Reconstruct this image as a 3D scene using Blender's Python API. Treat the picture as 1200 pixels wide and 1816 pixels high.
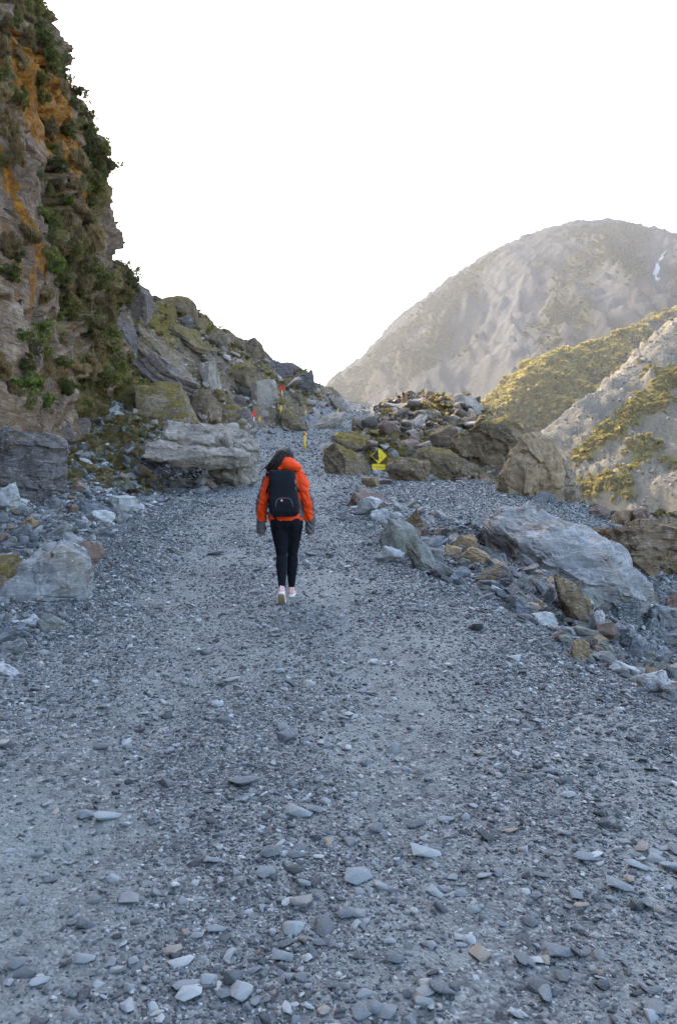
import bpy, bmesh, math, random
import numpy as np
from mathutils import Vector, Matrix, Euler
RAD = math.radians
for o in list(bpy.data.objects): bpy.data.objects.remove(o)
SC = bpy.context.scene
COL = SC.collection

# ------------------------------------------------------------------ camera, sky, sun, exposure
F, HZ, CZ = 1385.0, 860.0, 1.6          # focal length in photo pixels, horizon row, eye height
cam_d = bpy.data.cameras.new('camera'); cam = bpy.data.objects.new('camera', cam_d); COL.objects.link(cam)
cam_d.sensor_fit = 'VERTICAL'; cam_d.sensor_height = 36.0; cam_d.lens = F / 1816 * 36
cam_d.shift_y = (HZ - 908) / 1816
cam_d.clip_start = 0.05; cam_d.clip_end = 6000
cam.location = (0, 0, CZ); cam.rotation_euler = (RAD(90), 0, 0)
SC.camera = cam

SUN_AZ, SUN_EL = 36.0, 34.7 # degrees left of the view direction, degrees above the horizon
world = bpy.data.worlds.new('World'); SC.world = world; world.use_nodes = True
wn = world.node_tree
bg = wn.nodes['Background']
sky = wn.nodes.new('ShaderNodeTexSky'); sky.sky_type = 'NISHITA'; sky.sun_disc = False
sky.sun_elevation = RAD(SUN_EL); sky.sun_rotation = RAD(-SUN_AZ)
sky.altitude = 300; sky.air_density = 1.0; sky.dust_density = 2.6; sky.ozone_density = 0.6
wn.links.new(sky.outputs[0], bg.inputs[0]); bg.inputs[1].default_value = 0.15
sun_d = bpy.data.lights.new('sun', 'SUN'); sun_d.energy = 2.0; sun_d.angle = RAD(0.5); sun_d.color = (1.0, 0.80, 0.54)
sun = bpy.data.objects.new('sun', sun_d); COL.objects.link(sun)
to_sun = Vector((-math.sin(RAD(SUN_AZ)) * math.cos(RAD(SUN_EL)), math.cos(RAD(SUN_AZ)) * math.cos(RAD(SUN_EL)), math.sin(RAD(SUN_EL))))
sun.rotation_euler = to_sun.to_track_quat('Z', 'Y').to_euler()
SC.view_settings.view_transform = 'Standard'; SC.view_settings.look = 'None'
SC.view_settings.exposure = 2.58; SC.view_settings.gamma = 1.0; SC.view_settings.use_curve_mapping = False
SC.render.engine = 'CYCLES'
SC.cycles.use_denoising = True; SC.cycles.use_adaptive_sampling = True; SC.cycles.adaptive_threshold = 0.025
SC.cycles.max_bounces = 4; SC.cycles.diffuse_bounces = 2; SC.cycles.glossy_bounces = 2
SC.cycles.transmission_bounces = 3; SC.cycles.volume_bounces = 0; SC.cycles.transparent_max_bounces = 6
SC.cycles.caustics_reflective = False; SC.cycles.caustics_refractive = False

# ------------------------------------------------------------------ helpers
def at(px, py, Y):
    return np.array([(px - 600) / F * Y, Y, CZ + (HZ - py) / F * Y])

def sstep(a, b, x):
    t = np.clip((x - a) / (b - a), 0, 1); return t * t * (3 - 2 * t)

def hash3(ix, iy, iz, seed):
    h = (ix.astype(np.uint32) * np.uint32(374761393) + iy.astype(np.uint32) * np.uint32(668265263)
         + iz.astype(np.uint32) * np.uint32(2147483647) + np.uint32((seed * 974711 + 12345) & 0xffffffff))
    h = (h ^ (h >> np.uint32(13))) * np.uint32(1274126177)
    h = (h ^ (h >> np.uint32(16))) * np.uint32(2246822519)
    return h ^ (h >> np.uint32(15))

_G = np.array([[1,1,0],[-1,1,0],[1,-1,0],[-1,-1,0],[1,0,1],[-1,0,1],[1,0,-1],[-1,0,-1],[0,1,1],[0,-1,1],[0,1,-1],[0,-1,-1],
               [1,1,0],[-1,1,0],[0,-1,1],[0,-1,-1]], dtype=np.float32)

def noise3(P, seed=0):
    P = np.asarray(P, dtype=np.float32)
    fl = np.floor(P); I = fl.astype(np.int64); f = (P - fl).astype(np.float32)
    u = f * f * f * (f * (f * 6 - 15) + 10)
    out = np.zeros(len(P), np.float32)
    for dx in (0, 1):
        wx = u[:, 0] if dx else 1 - u[:, 0]
        for dy in (0, 1):
            wy = u[:, 1] if dy else 1 - u[:, 1]
            for dz in (0, 1):
                wz = u[:, 2] if dz else 1 - u[:, 2]
                g = _G[hash3(I[:, 0] + dx, I[:, 1] + dy, I[:, 2] + dz, seed) & np.uint32(15)]
                out += wx * wy * wz * (g[:, 0] * (f[:, 0] - dx) + g[:, 1] * (f[:, 1] - dy) + g[:, 2] * (f[:, 2] - dz))
    return out

def fbm(P, octaves=4, seed=0, gain=0.5, ridged=False):
    P = np.asarray(P, dtype=np.float32); out = np.zeros(len(P), np.float32); a = 1.0
    for k in range(octaves):
        n = noise3(P * (2.03 ** k) + 17.3 * k, seed + k)
        out += a * ((0.5 - np.abs(n) * 1.6) if ridged else n); a *= gain
    return out

def blocks(P, seed=0, tilt=0.8):
    """cellular noise: every cell is a facet with its own height and tilt -> broken, blocky rock"""
    P = np.asarray(P, dtype=np.float32); I = np.floor(P).astype(np.int64)
    best = np.full(len(P), 1e9, np.float32); val = np.zeros(len(P), np.float32)
    sc = np.float32(1.0 / 65535)
    for dx in (-1, 0, 1):
        for dy in (-1, 0, 1):
            for dz in (-1, 0, 1):
                cx, cy, cz = I[:, 0] + dx, I[:, 1] + dy, I[:, 2] + dz
                h = hash3(cx, cy, cz, seed); g = hash3(cx, cy, cz, seed + 77)
                ox = P[:, 0] - cx - (h & np.uint32(0xffff)) * sc
                oy = P[:, 1] - cy - (h >> np.uint32(16)) * sc
                oz = P[:, 2] - cz - (g & np.uint32(0xffff)) * sc
                d = ox * ox + oy * oy + oz * oz
                v = (g >> np.uint32(16)) * sc - 0.5
                v = v + tilt * (ox * (((g >> np.uint32(8)) & np.uint32(255)) / 127.5 - 1) + oy * (((h >> np.uint32(8)) & np.uint32(255)) / 127.5 - 1)
                                + oz * ((h & np.uint32(255)) / 127.5 - 1))
                m = d < best
                best = np.where(m, d, best); val = np.where(m, v, val)
    return val

def mesh_np(name, V, Fc, smooth=True, attrs=None):
    V = np.ascontiguousarray(V, dtype=np.float32); Fc = np.ascontiguousarray(Fc, dtype=np.int32)
    n, k = Fc.shape
    me = bpy.data.meshes.new(name)
    me.vertices.add(len(V)); me.vertices.foreach_set('co', V.ravel())
    me.loops.add(n * k); me.loops.foreach_set('vertex_index', Fc.ravel())
    me.polygons.add(n); me.polygons.foreach_set('loop_start', np.arange(0, n * k, k, dtype=np.int32))
    me.polygons.foreach_set('use_smooth', np.full(n, bool(smooth)))
    me.update(calc_edges=True)
    for an, av in (attrs or {}).items():
        at_ = me.attributes.new(an, 'FLOAT', 'POINT'); at_.data.foreach_set('value', np.ascontiguousarray(av, dtype=np.float32).ravel())
    return me

def link(name, me, mats=None, parent=None, loc=None, rot=None, scale=None):
    o = bpy.data.objects.new(name, me); COL.objects.link(o)
    if me is not None and mats is not None and len(me.materials) == 0:
        for m in (mats if isinstance(mats, (list, tuple)) else [mats]): me.materials.append(m)
    if parent is not None: o.parent = parent
    if loc is not None: o.location = [float(c) for c in loc]
    if rot is not None: o.rotation_euler = [float(c) for c in rot]
    if scale is not None: o.scale = [float(c) for c in scale]
    return o

def tag(o, label=None, cat=None, group=None, kind=None):
    if label: o['label'] = label
    if cat: o['category'] = cat
    if group: o['group'] = group
    if kind: o['kind'] = kind
    return o

def grid_faces(ny, nx):
    i = np.arange(ny - 1)[:, None] * nx + np.arange(nx - 1)[None, :]
    i = i.ravel()
    return np.stack([i, i + 1, i + nx + 1, i + nx], 1)

def pw(x, xs, ys):
    return np.interp(x, xs, ys)

# ------------------------------------------------------------------ material helpers
class NT:
    def __init__(s, name):
        s.m = bpy.data.materials.new(name); s.m.use_nodes = True
        s.t = s.m.node_tree; s.b = s.t.nodes['Principled BSDF']; s.out = s.t.nodes['Material Output']
    def put(s, sock, v):
        if isinstance(v, bpy.types.NodeSocket): s.t.links.new(v, sock)
        elif isinstance(v, (tuple, list)) and sock.type == 'RGBA': sock.default_value = (*v[:3], 1.0)
        else: sock.default_value = v
    def n(s, typ, props=None, **ins):
        nd = s.t.nodes.new(typ)
        for k, v in (props or {}).items(): setattr(nd, k, v)
        for k, v in ins.items(): s.put(nd.inputs[k.replace('_', ' ')], v)
        return nd
    def noise(s, vec, scale, detail=4.0, rough=0.55, dist=0.0):
        return s.n('ShaderNodeTexNoise', Vector=vec, Scale=scale, Detail=detail, Roughness=rough, Distortion=dist).outputs[0]
    def vor(s, vec, scale, feature='F1', out=0, rand=1.0):
        return s.n('ShaderNodeTexVoronoi', {'feature': feature}, Vector=vec, Scale=scale, Randomness=rand).outputs[out]
    def ramp(s, fac, stops, interp='LINEAR'):
        nd = s.t.nodes.new('ShaderNodeValToRGB'); nd.color_ramp.interpolation = interp
        e = nd.color_ramp.elements
        while len(e) < len(stops): e.new(0.5)
        for el, (p, c) in zip(e, stops):
            el.position = p; el.color = (*c[:3], 1.0) if isinstance(c, (tuple, list)) else (c, c, c, 1.0)
        s.put(nd.inputs[0], fac); return nd.outputs[0]
    def mix(s, fac, a, b, mode='MIX'):
        nd = s.t.nodes.new('ShaderNodeMix'); nd.data_type = 'RGBA'; nd.blend_type = mode; nd.clamp_factor = True
        s.put(nd.inputs[0], fac); s.put(nd.inputs[6], a); s.put(nd.inputs[7], b); return nd.outputs[2]
    def math(s, op, a, b=0.0, c=None, clamp=False):
        nd = s.t.nodes.new('ShaderNodeMath'); nd.operation = op; nd.use_clamp = clamp
        s.put(nd.inputs[0], a); s.put(nd.inputs[1], b)
        if c is not None: s.put(nd.inputs[2], c)
        return nd.outputs[0]
    def step(s, x, a, b):
        nd = s.t.nodes.new('ShaderNodeMapRange'); nd.interpolation_type = 'SMOOTHSTEP'
        s.put(nd.inputs[0], x); nd.inputs[1].default_value = a; nd.inputs[2].default_value = b; return nd.outputs[0]
    def attr(s, name, typ='GEOMETRY'):
        return s.n('ShaderNodeAttribute', {'attribute_name': name, 'attribute_type': typ}).outputs['Fac']
    def pos(s): return s.n('ShaderNodeNewGeometry').outputs['Position']
    def nz(s):
        g = s.n('ShaderNodeNewGeometry').outputs['Normal']
        return s.n('ShaderNodeSeparateXYZ', Vector=g).outputs[2]
    def obj(s):
        """object coordinates shifted by a per-object random, so that copies differ"""
        tc = s.n('ShaderNodeTexCoord').outputs['Object']
        r = s.n('ShaderNodeObjectInfo').outputs['Random']
        off = s.math('MULTIPLY', r, 91.7)
        return s.n('ShaderNodeVectorMath', {'operation': 'ADD'}, **{}).outputs[0] if False else s._add(tc, off)
    def _add(s, v, f):
        nd = s.t.nodes.new('ShaderNodeVectorMath'); nd.operation = 'ADD'
        s.put(nd.inputs[0], v); s.put(nd.inputs[1], f); return nd.outputs[0]
    def mapv(s, vec, scale=(1, 1, 1), rot=(0, 0, 0)):
        nd = s.t.nodes.new('ShaderNodeMapping'); s.put(nd.inputs['Vector'], vec)
        nd.inputs['Scale'].default_value = scale; nd.inputs['Rotation'].default_value = rot; return nd.outputs[0]
    def rnd(s): return s.n('ShaderNodeObjectInfo').outputs['Random']
    def bump(s, h, strength=0.5, dist=0.02, prev=None):
        nd = s.t.nodes.new('ShaderNodeBump'); nd.inputs['Strength'].default_value = strength; nd.inputs['Distance'].default_value = dist
        s.put(nd.inputs['Height'], h)
        if prev is not None: s.put(nd.inputs['Normal'], prev)
        return nd.outputs[0]
    def fin(s, color, rough=0.85, normal=None, spec=0.3):
        s.put(s.b.inputs['Base Color'], color); s.put(s.b.inputs['Roughness'], rough)
        s.b.inputs['Specular IOR Level'].default_value = spec
        if normal is not None: s.put(s.b.inputs['Normal'], normal)
        return s.m

def rock_mat(name, dark, mid, light, world_co=False, size=1.0, moss=0.0, moss_col=((.055, .042, .009), (.17, .12, .012)),
             bands=0.5, band_rot=(0.3, 0.5, 0.0), bump=0.7, vein=0.3, spots=0.25, warm=None, attr_moss=None, attr_orange=None, attr_grass=None, attr_pale=None):
    s = NT(name)
    v = s.pos() if world_co else s.obj()
    k = 1.0 / size
    big = s.noise(v, 0.9 * k, 5, .6)
    med = s.noise(v, 4.5 * k, 6, .65)
    fine = s.noise(v, 24 * k, 4, .7)
    bv = s.mapv(v, (1.2 * k, 1.2 * k, 9.0 * k), band_rot)
    lay = s.noise(bv, 1.1, 6, .62, 0.6)
    c = s.ramp(s.math('ADD', s.math('MULTIPLY', big, .55), s.math('MULTIPLY', med, .45)), [(.32, dark), (.52, mid), (.72, light)])
    c = s.mix(s.math('MULTIPLY', s.step(lay, .42, .62), bands), c, s.mix(.6, c, dark))
    if warm is not None:
        wv = s.noise(v, 1.7 * k, 5, .6, .4)
        c = s.mix(s.math('MULTIPLY', s.step(wv, .5, .68), .75), c, warm)
    if vein > 0:
        vn = s.noise(s.mapv(v, (.8 * k, .8 * k, 5 * k), band_rot), 1.6, 3, .5, 1.4)
        vm = s.math('SUBTRACT', 1.0, s.step(s.math('ABSOLUTE', s.math('SUBTRACT', vn, .5)), .003, .02))
        c = s.mix(s.math('MULTIPLY', vm, vein), c, (.55, .54, .52))
    if spots > 0:
        sp = s.step(s.noise(v, 13 * k, 5, .75), .60, .70)
        c = s.mix(s.math('MULTIPLY', sp, spots), c, (.48, .46, .42))
    c = s.mix(s.math('MULTIPLY', s.step(fine, .35, .7), .35), c, s.mix(.5, c, (.02, .02, .022)))
    if attr_pale:
        c = s.mix(s.math('MULTIPLY', s.attr(attr_pale), .8), c, (.30, .31, .33))
    mcol = s.ramp(s.noise(v, 9 * k, 4, .6), [(.35, moss_col[0]), (.65, moss_col[1])])
    mn = s.noise(v, 2.6 * k, 6, .65)
    if moss > 0:
        up = s.step(s.nz(), .25, .8)
        mm = s.step(s.math('ADD', s.math('MULTIPLY', up, .5), mn), 1.08 - .38 * moss, 1.2 - .38 * moss)
        c = s.mix(s.math('MULTIPLY', mm, .92), c, mcol)
    if attr_moss:
        mm = s.step(s.math('ADD', s.attr(attr_moss), s.math('MULTIPLY', s.math('SUBTRACT', mn, .5), 1.4)), .38, .62)
        c = s.mix(mm, c, mcol)
    if attr_orange:
        on = s.noise(s.mapv(v, (2.2, 2.2, .6), (0.35, 0, 0)), 2.0, 6, .7, .5)
        om = s.step(s.math('ADD', s.attr(attr_orange), s.math('MULTIPLY', s.math('SUBTRACT', on, .5), 1.7)), .26, .55)
        oc = s.ramp(s.noise(v, 5, 5, .7), [(.28, (.055, .026, .008)), (.45, (.17, .068, .007)), (.6, (.30, .115, .006)), (.75, (.42, .21, .012))])
        c = s.mix(om, c, oc)
    if attr_grass:
        gm = s.step(s.math('ADD', s.attr(attr_grass), s.math('MULTIPLY', s.math('SUBTRACT', mn, .5), 1.2)), .35, .65)
        gc = s.ramp(s.noise(v, 6, 5, .7), [(.3, (.06, .05, .014)), (.5, (.13, .10, .028)), (.72, (.22, .16, .05))])
        c = s.mix(gm, c, gc)
    h = s.math('ADD', s.math('MULTIPLY', med, .6), s.math('MULTIPLY', fine, .22))
    h = s.math('ADD', h, s.math('MULTIPLY', lay, bands * .7))
    crack = s.step(s.vor(s.mapv(v, (2.2 * k, 2.2 * k, 4.2 * k), band_rot), 1.0, 'DISTANCE_TO_EDGE'), 0.0, .05)
    h = s.math('ADD', h, s.math('MULTIPLY', crack, .18))
    nrm = s.bump(h, bump, .12 * size)
    return s.fin(c, .88, nrm, .25)
# ------------------------------------------------------------------ the ground near the camera
ZP = ([-80, -20, 0, 2.3, 5.3, 8.4, 12, 15, 20, 25, 32, 36, 40, 48, 55, 60, 80], [-2.2, -.5, 0, .02, .14, .31, .58, .85, 1.3, 1.85, 3.1, 3.85, 4.6, 6.1, 7.36, 7.6, 7.2])
LE = ([-60, 4, 8.4, 12, 15, 20, 25, 32, 36, 38, 40, 48, 55, 60, 80], [-4.5, -3.3, -2.97, -3.5, -3.9, -3.75, -3.1, -3.2, -3.0, -2.2, -1.1, 0, 1.0, 1.3, 2])
RE = ([-60, 0, 5.3, 8.4, 12, 15, 20, 25, 29, 32, 36, 40, 48, 55, 60, 80], [3.4, 3, 2.3, 1.64, 1.13, .7, .62, .72, -.2, -1.2, -.2, 1.15, 1.9, 2.1, 2.4, 3.5])
def smooth_tab(tab):
    ys = np.linspace(-60, 80, 1401); v = np.interp(ys, *tab)
    k = np.hanning(31); k /= k.sum()
    return ys, np.convolve(np.pad(v, 15, mode='edge'), k, 'valid')
ZP, LE, RE = smooth_tab(ZP), smooth_tab(LE), smooth_tab(RE)
zp = lambda y: np.interp(y, *ZP); le = lambda y: np.interp(y, *LE); re_ = lambda y: np.interp(y, *RE)

CP = []
for y in (-14, -8, -3, 0, 2.3, 4, 5.3, 7, 8.4, 10, 12, 13.5, 15, 17.5, 20, 22.5, 25, 28, 32, 34, 36, 38, 40, 44, 48, 52, 55, 60, 68, 76):
    l, r, z = le(y), re_(y), zp(y)
    CP += [(l, y, z), (r, y, z), ((l + r) / 2, y, z + .02)]
pix = [  # ground points read off the photograph: column, row, distance
    (0, 1000, 10), (100, 950, 12.5), (0, 900, 13), (100, 905, 15), (200, 868, 20), (245, 880, 20.5), (290, 876, 21.3), (320, 868, 22.5), (260, 868, 22.5), (150, 840, 20), (200, 800, 23), (250, 760, 27), (100, 780, 23),
    (150, 730, 28), (230, 720, 31), (30, 750, 22), (300, 742, 31), (360, 762, 31), (430, 777, 32), (480, 772, 34),
    (300, 640, 38), (400, 680, 39), (480, 730, 39), (500, 692, 43), (560, 742, 41), (560, 702, 47), (600, 727, 47),
    (265, 530, 44), (330, 565, 46), (400, 596, 47), (470, 632, 49), (545, 670, 51), (620, 711, 55), (215, 475, 42), (250, 600, 38), (240, 660, 35),
    (800, 1000, 11.2), (700, 940, 14), (690, 895, 17), (750, 857, 24), (850, 867, 22), (950, 884, 21), (1000, 902, 20), (900, 922, 17), (800, 950, 14.5),
    (1050, 950, 17), (900, 1000, 12.5), (1000, 1060, 10.5), (1100, 1040, 12.5), (1150, 1095, 14), (1165, 1150, 12), (1200, 1205, 10.5), (1130, 1065, 13.2), (1050, 1130, 8.3),
    (1130, 1200, 6.6), (1200, 1232, 5.8), (1135, 925, 20), (1050, 905, 21), (1200, 925, 20), (1150, 1010, 16.4), (1200, 1005, 17.2), (1100, 965, 18),
    (740, 706, 47), (700, 716, 50), (830, 704, 43), (870, 737, 39), (950, 777, 32), (975, 805, 29), (975, 885, 26.5), (900, 870, 25), (720, 850, 26),
    (600, 802, 30.5), (650, 800, 30), (650, 762, 38), (700, 772, 35), (750, 762, 37), (800, 772, 34), (800, 742, 39), (880, 792, 31), (850, 832, 28), (680, 730, 43)]
CP += [tuple(at(*p)) for p in pix]
CP += [(-5.2, 6.5, .05), (-6.5, 8, .5), (-9, 10, 1.6), (-9, 14, 2.2), (-11, 16, 3.2), (-12, 20, 4.6), (-12, 26, 5.2), (-13, 31, 6.5), (-8, 4, .8), (-7, 0, .3), (-10, -5, 1), (-8, -12, 0), (-16, -10, 2), (-16, 5, 3), (-16, 36, 11),
       (-14, 40, 13), (-16, 46, 14.5), (-9, 58, 9), (-3, 62, 7), (2, 68, 6.2), (-14, 60, 12), (-10, 74, 7), (-16, 74, 9),
       (7, 10, -1.6), (5.5, 7.5, -1.5), (5, 4, -.7), (9, 13, -1.5), (6, 0, -1.6), (6, -8, -2), (12, 5, -4), (14, -8, -5), (20, 10, -7), (20, -10, -8), (13, 15, -3),
       (10, 26, -1), (12.5, 21, -2), (14, 35, -4), (9.8, 30.5, -.7), (11, 45, 2), (11, 37, 0), (16, 50, -4), (8.5, 54, 5), (11, 60, 2), (20, 30, -8), (20, 50, -8), (20, 74, -8), (10, 74, 2)]
CP = np.array(CP)
_q, _i = np.unique(np.round(CP[:, :2], 2), axis=0, return_index=True); CP = CP[_i]
def rbf_fit(C, lam=0.02):
    n = len(C); d = np.hypot(C[:, None, 0] - C[None, :, 0], C[:, None, 1] - C[None, :, 1])
    A = np.zeros((n + 3, n + 3)); A[:n, :n] = -d + lam * np.eye(n) * -1; P = np.c_[np.ones(n), C[:, :2]]
    A[:n, n:] = P; A[n:, :n] = P.T
    return np.linalg.solve(A, np.r_[C[:, 2], 0, 0, 0])
W_ = rbf_fit(CP)
def base_h(x, y):
    out = np.full(x.shape, W_[-3]) + W_[-2] * x + W_[-1] * y
    for (cx, cy, _), w in zip(CP, W_): out -= w * np.hypot(x - cx, y - cy)
    return out

gx = np.concatenate([np.arange(-16, -8, .1), np.arange(-8, 9, .065), np.arange(9, 20.01, .22)])
ys = [-14.0]
while ys[-1] < 76: ys.append(ys[-1] + (0.25 if ys[-1] < 1.2 else .035 + .0026 * ys[-1]))
gy = np.array(ys)
GX, GY = np.meshgrid(gx, gy)
xf, yf = GX.ravel(), GY.ravel()
zb = base_h(xf, yf)
dl, dr = le(yf) - xf, xf - re_(yf)                     # metres outside the left / right edge of the path
edge_n = .35 * noise3(np.c_[xf * .9, yf * .9, yf * 0], 3)
off = np.maximum(dl, dr) + edge_n
rough = sstep(0.0, 1.3, off)
P3 = np.c_[xf, yf, zb].astype(np.float32)
def tongue_at(x, y): return sstep(0, .8, x - re_(y)) * sstep(14.8, 17, y - .25 * (x - 2)) * sstep(26.6, 24.5, y) * sstep(7.2, 6, x)
tongue = tongue_at(xf, yf)                              # gravel terrace right of the path
talus = sstep(30, 33, yf) * sstep(.3, 1.4, np.maximum(dl, dr)) + sstep(25.5, 28, yf) * sstep(.5, 1.5, dr)
talus = np.clip(talus, 0, 1)
slope_g = sstep(-4.4, -6.0, xf) * sstep(15, 21, yf) * sstep(34, 29, yf)                     # grassy foot of the cliff
amp = rough * (1 - .93 * tongue)
dz = .018 * fbm(P3 * 1.3, 3, 1) + .012 * fbm(P3 * 5, 3, 2)
dz += amp * (.28 * fbm(P3 * .55, 3, 5) + .10 * blocks(P3 * np.float32(1.8), 11) + .06 * blocks(P3 * np.float32(4.2), 12))
dz += talus * (.6 * blocks(P3 * np.float32(.5) * np.array([1, 1, 1.5], np.float32), 21, .6) + .36 * blocks(P3 * np.float32(1.2), 22, .6) + .12 * blocks(P3 * np.float32(3.0), 23, .6))
rut = np.exp(-((xf - (le(yf) * .5 + re_(yf) * .5) + .75) / .35) ** 2) + np.exp(-((xf - (le(yf) * .5 + re_(yf) * .5) - .75) / .35) ** 2)
dz -= .022 * rut * (1 - rough)
zf = zb + dz
ZG = zf.reshape(GX.shape)
def H(x, y):
    """height of the finished ground"""
    x = np.atleast_1d(np.asarray(x, float)); y = np.atleast_1d(np.asarray(y, float))
    i = np.clip(np.searchsorted(gx, x) - 1, 0, len(gx) - 2); j = np.clip(np.searchsorted(gy, y) - 1, 0, len(gy) - 2)
    u = np.clip((x - gx[i]) / (gx[i + 1] - gx[i]), 0, 1); v = np.clip((y - gy[j]) / (gy[j + 1] - gy[j]), 0, 1)
    return (ZG[j, i] * (1 - u) + ZG[j, i + 1] * u) * (1 - v) + (ZG[j + 1, i] * (1 - u) + ZG[j + 1, i + 1] * u) * v
def ground_at(px, py):
    """where the line of sight through a photo pixel meets the ground"""
    Y = np.concatenate([np.arange(1.5, 20, .02), np.arange(20, 70, .05)])
    X = (px - 600) / F * Y; Z = CZ + (HZ - py) / F * Y
    hit = np.nonzero((Z <= H(X, Y)) & (X > -15.5) & (X < 19))[0]
    k = hit[0] if len(hit) else len(Y) - 1
    return np.array([X[k], Y[k], float(H(X[k], Y[k])[0])])

V = np.c_[xf, yf, zf]
FQ = grid_faces(len(gy), len(gx))
fo = off[FQ].mean(1); ft = talus[FQ].mean(1); fx = xf[FQ].mean(1)
sel_path = fo < 0.0
sel_left = (~sel_path) & (ft > .5) & (fx < (le(yf) + .4)[FQ].mean(1)); sel_mound = (~sel_path) & (ft > .5) & ~sel_left
sel_terr = (~(sel_path | sel_left | sel_mound)) & (tongue[FQ].mean(1) > .5)
sel_ground = ~(sel_path | sel_left | sel_mound | sel_terr)
moss_a = np.clip(talus * (.36 + .6 * noise3(P3 * .35, 31)) + .1 * amp, 0, 1)
moss_a *= np.where(xf > 2, 1 - .5 * sstep(5.6, 7.5, xf), 1)
grass_a = np.clip(slope_g * (.75 + .6 * noise3(P3 * .5, 33)), 0, 1)
top_grass = sstep(4.2, 6, xf) * sstep(38, 42, yf) * sstep(10.5, 8.5, xf)  # grass growing on the top of the mound
grass_a = np.maximum(grass_a, .6 * top_grass)
grass_a = np.maximum(grass_a, .55 * sstep(6.2, 7, xf) * sstep(18.6, 19.6, yf) * sstep(23, 21, yf))
def sub(sel, name, mat_, attrs):
    f = FQ[sel]; u, inv = np.unique(f, return_inverse=True)
    me = mesh_np(name, V[u], inv.reshape(f.shape), True, {k: a[u] for k, a in attrs.items()})
    return tag(link(name, me, mat_), kind='structure')

def gravel_ground_mat():
    s = NT('crushed_schist'); v = s.pos()
    a = s.noise(v, 1.1, 5, .6); b = s.noise(v, 55, 5, .75); c1 = s.noise(v, 7, 4, .6)
    cell = s.vor(v, 62, 'F1', 1); cd = s.vor(v, 62, 'F1', 0)
    cell2 = s.vor(v, 24, 'F1', 1)
    g = s.n('ShaderNodeSeparateColor', Color=cell).outputs[0]; g2 = s.n('ShaderNodeSeparateColor', Color=cell2).outputs[0]
    col = s.ramp(s.math('ADD', s.math('MULTIPLY', g, .55), s.math('MULTIPLY', g2, .45)), [(.1, (.043, .046, .046)), (.45, (.108, .114, .112)), (.75, (.185, .193, .187)), (.97, (.37, .37, .35))])
    fine = s.ramp(b, [(.3, (.118, .126, .118)), (.7, (.272, .285, .266))])
    col = s.mix(s.step(s.math('ADD', s.math('MULTIPLY', a, .6), s.math('MULTIPLY', c1, .4)), .40, .62), col, fine)
    h = s.math('ADD', s.math('MULTIPLY', cd, -.8), s.math('MULTIPLY', b, .5))
    return s.fin(col, .9, s.bump(h, .8, .014), .25)
M_GRAVEL = gravel_ground_mat()
def rubble_ground_mat():
    s = NT('rubble_ground'); v = s.pos()
    a = s.noise(v, .8, 5, .6); b = s.noise(v, 30, 5, .75)
    cell = s.vor(v, 17, 'F1', 1); cd = s.vor(v, 17, 'F1', 0); c2 = s.vor(v, 48, 'F1', 1)
    g = s.n('ShaderNodeSeparateColor', Color=cell).outputs[0]; g2 = s.n('ShaderNodeSeparateColor', Color=c2).outputs[1]
    col = s.ramp(s.math('ADD', s.math('MULTIPLY', g, .5), s.math('MULTIPLY', g2, .5)), [(.12, (.06, .06, .06)), (.45, (.13, .13, .13)), (.75, (.2, .2, .195)), (.96, (.35, .34, .32))])
    col = s.mix(s.math('MULTIPLY', s.step(s.noise(v, 2.3, 5, .6), .5, .7), .5), col, (.13, .105, .075))
    gm = s.step(s.math('ADD', s.attr('grass'), s.math('MULTIPLY', s.math('SUBTRACT', s.noise(v, 3.1, 6, .7), .5), 1.5)), .40, .66)
    gc = s.ramp(s.noise(v, 14, 5, .7), [(.3, (.035, .034, .014)), (.5, (.085, .075, .03)), (.72, (.15, .125, .06))])
    col = s.mix(gm, col, gc)
    h = s.math('ADD', s.math('MULTIPLY', cd, -.8), s.math('MULTIPLY', b, .4))
    return s.fin(col, .9, s.bump(h, .8, .04), .25)
M_RUBBLE = rubble_ground_mat()
M_TALUS = rock_mat('talus_rock', (.055, .037, .021), (.175, .122, .07), (.38, .29, .19), True, .8, 0, bands=.6, warm=(.14, .095, .055), attr_moss='moss', attr_grass='grass', vein=.25)
path = sub(sel_path, 'gravel_path', M_GRAVEL, {})
terrace = sub(sel_terr, 'gravel_terrace', M_GRAVEL, {})
ground = sub(sel_ground, 'ground', M_RUBBLE, {'grass': grass_a})
talus_slope = sub(sel_left, 'talus_slope', M_TALUS, {'moss': moss_a, 'grass': grass_a})
mound = sub(sel_mound, 'rock_mound', M_TALUS, {'moss': moss_a, 'grass': grass_a})

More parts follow.
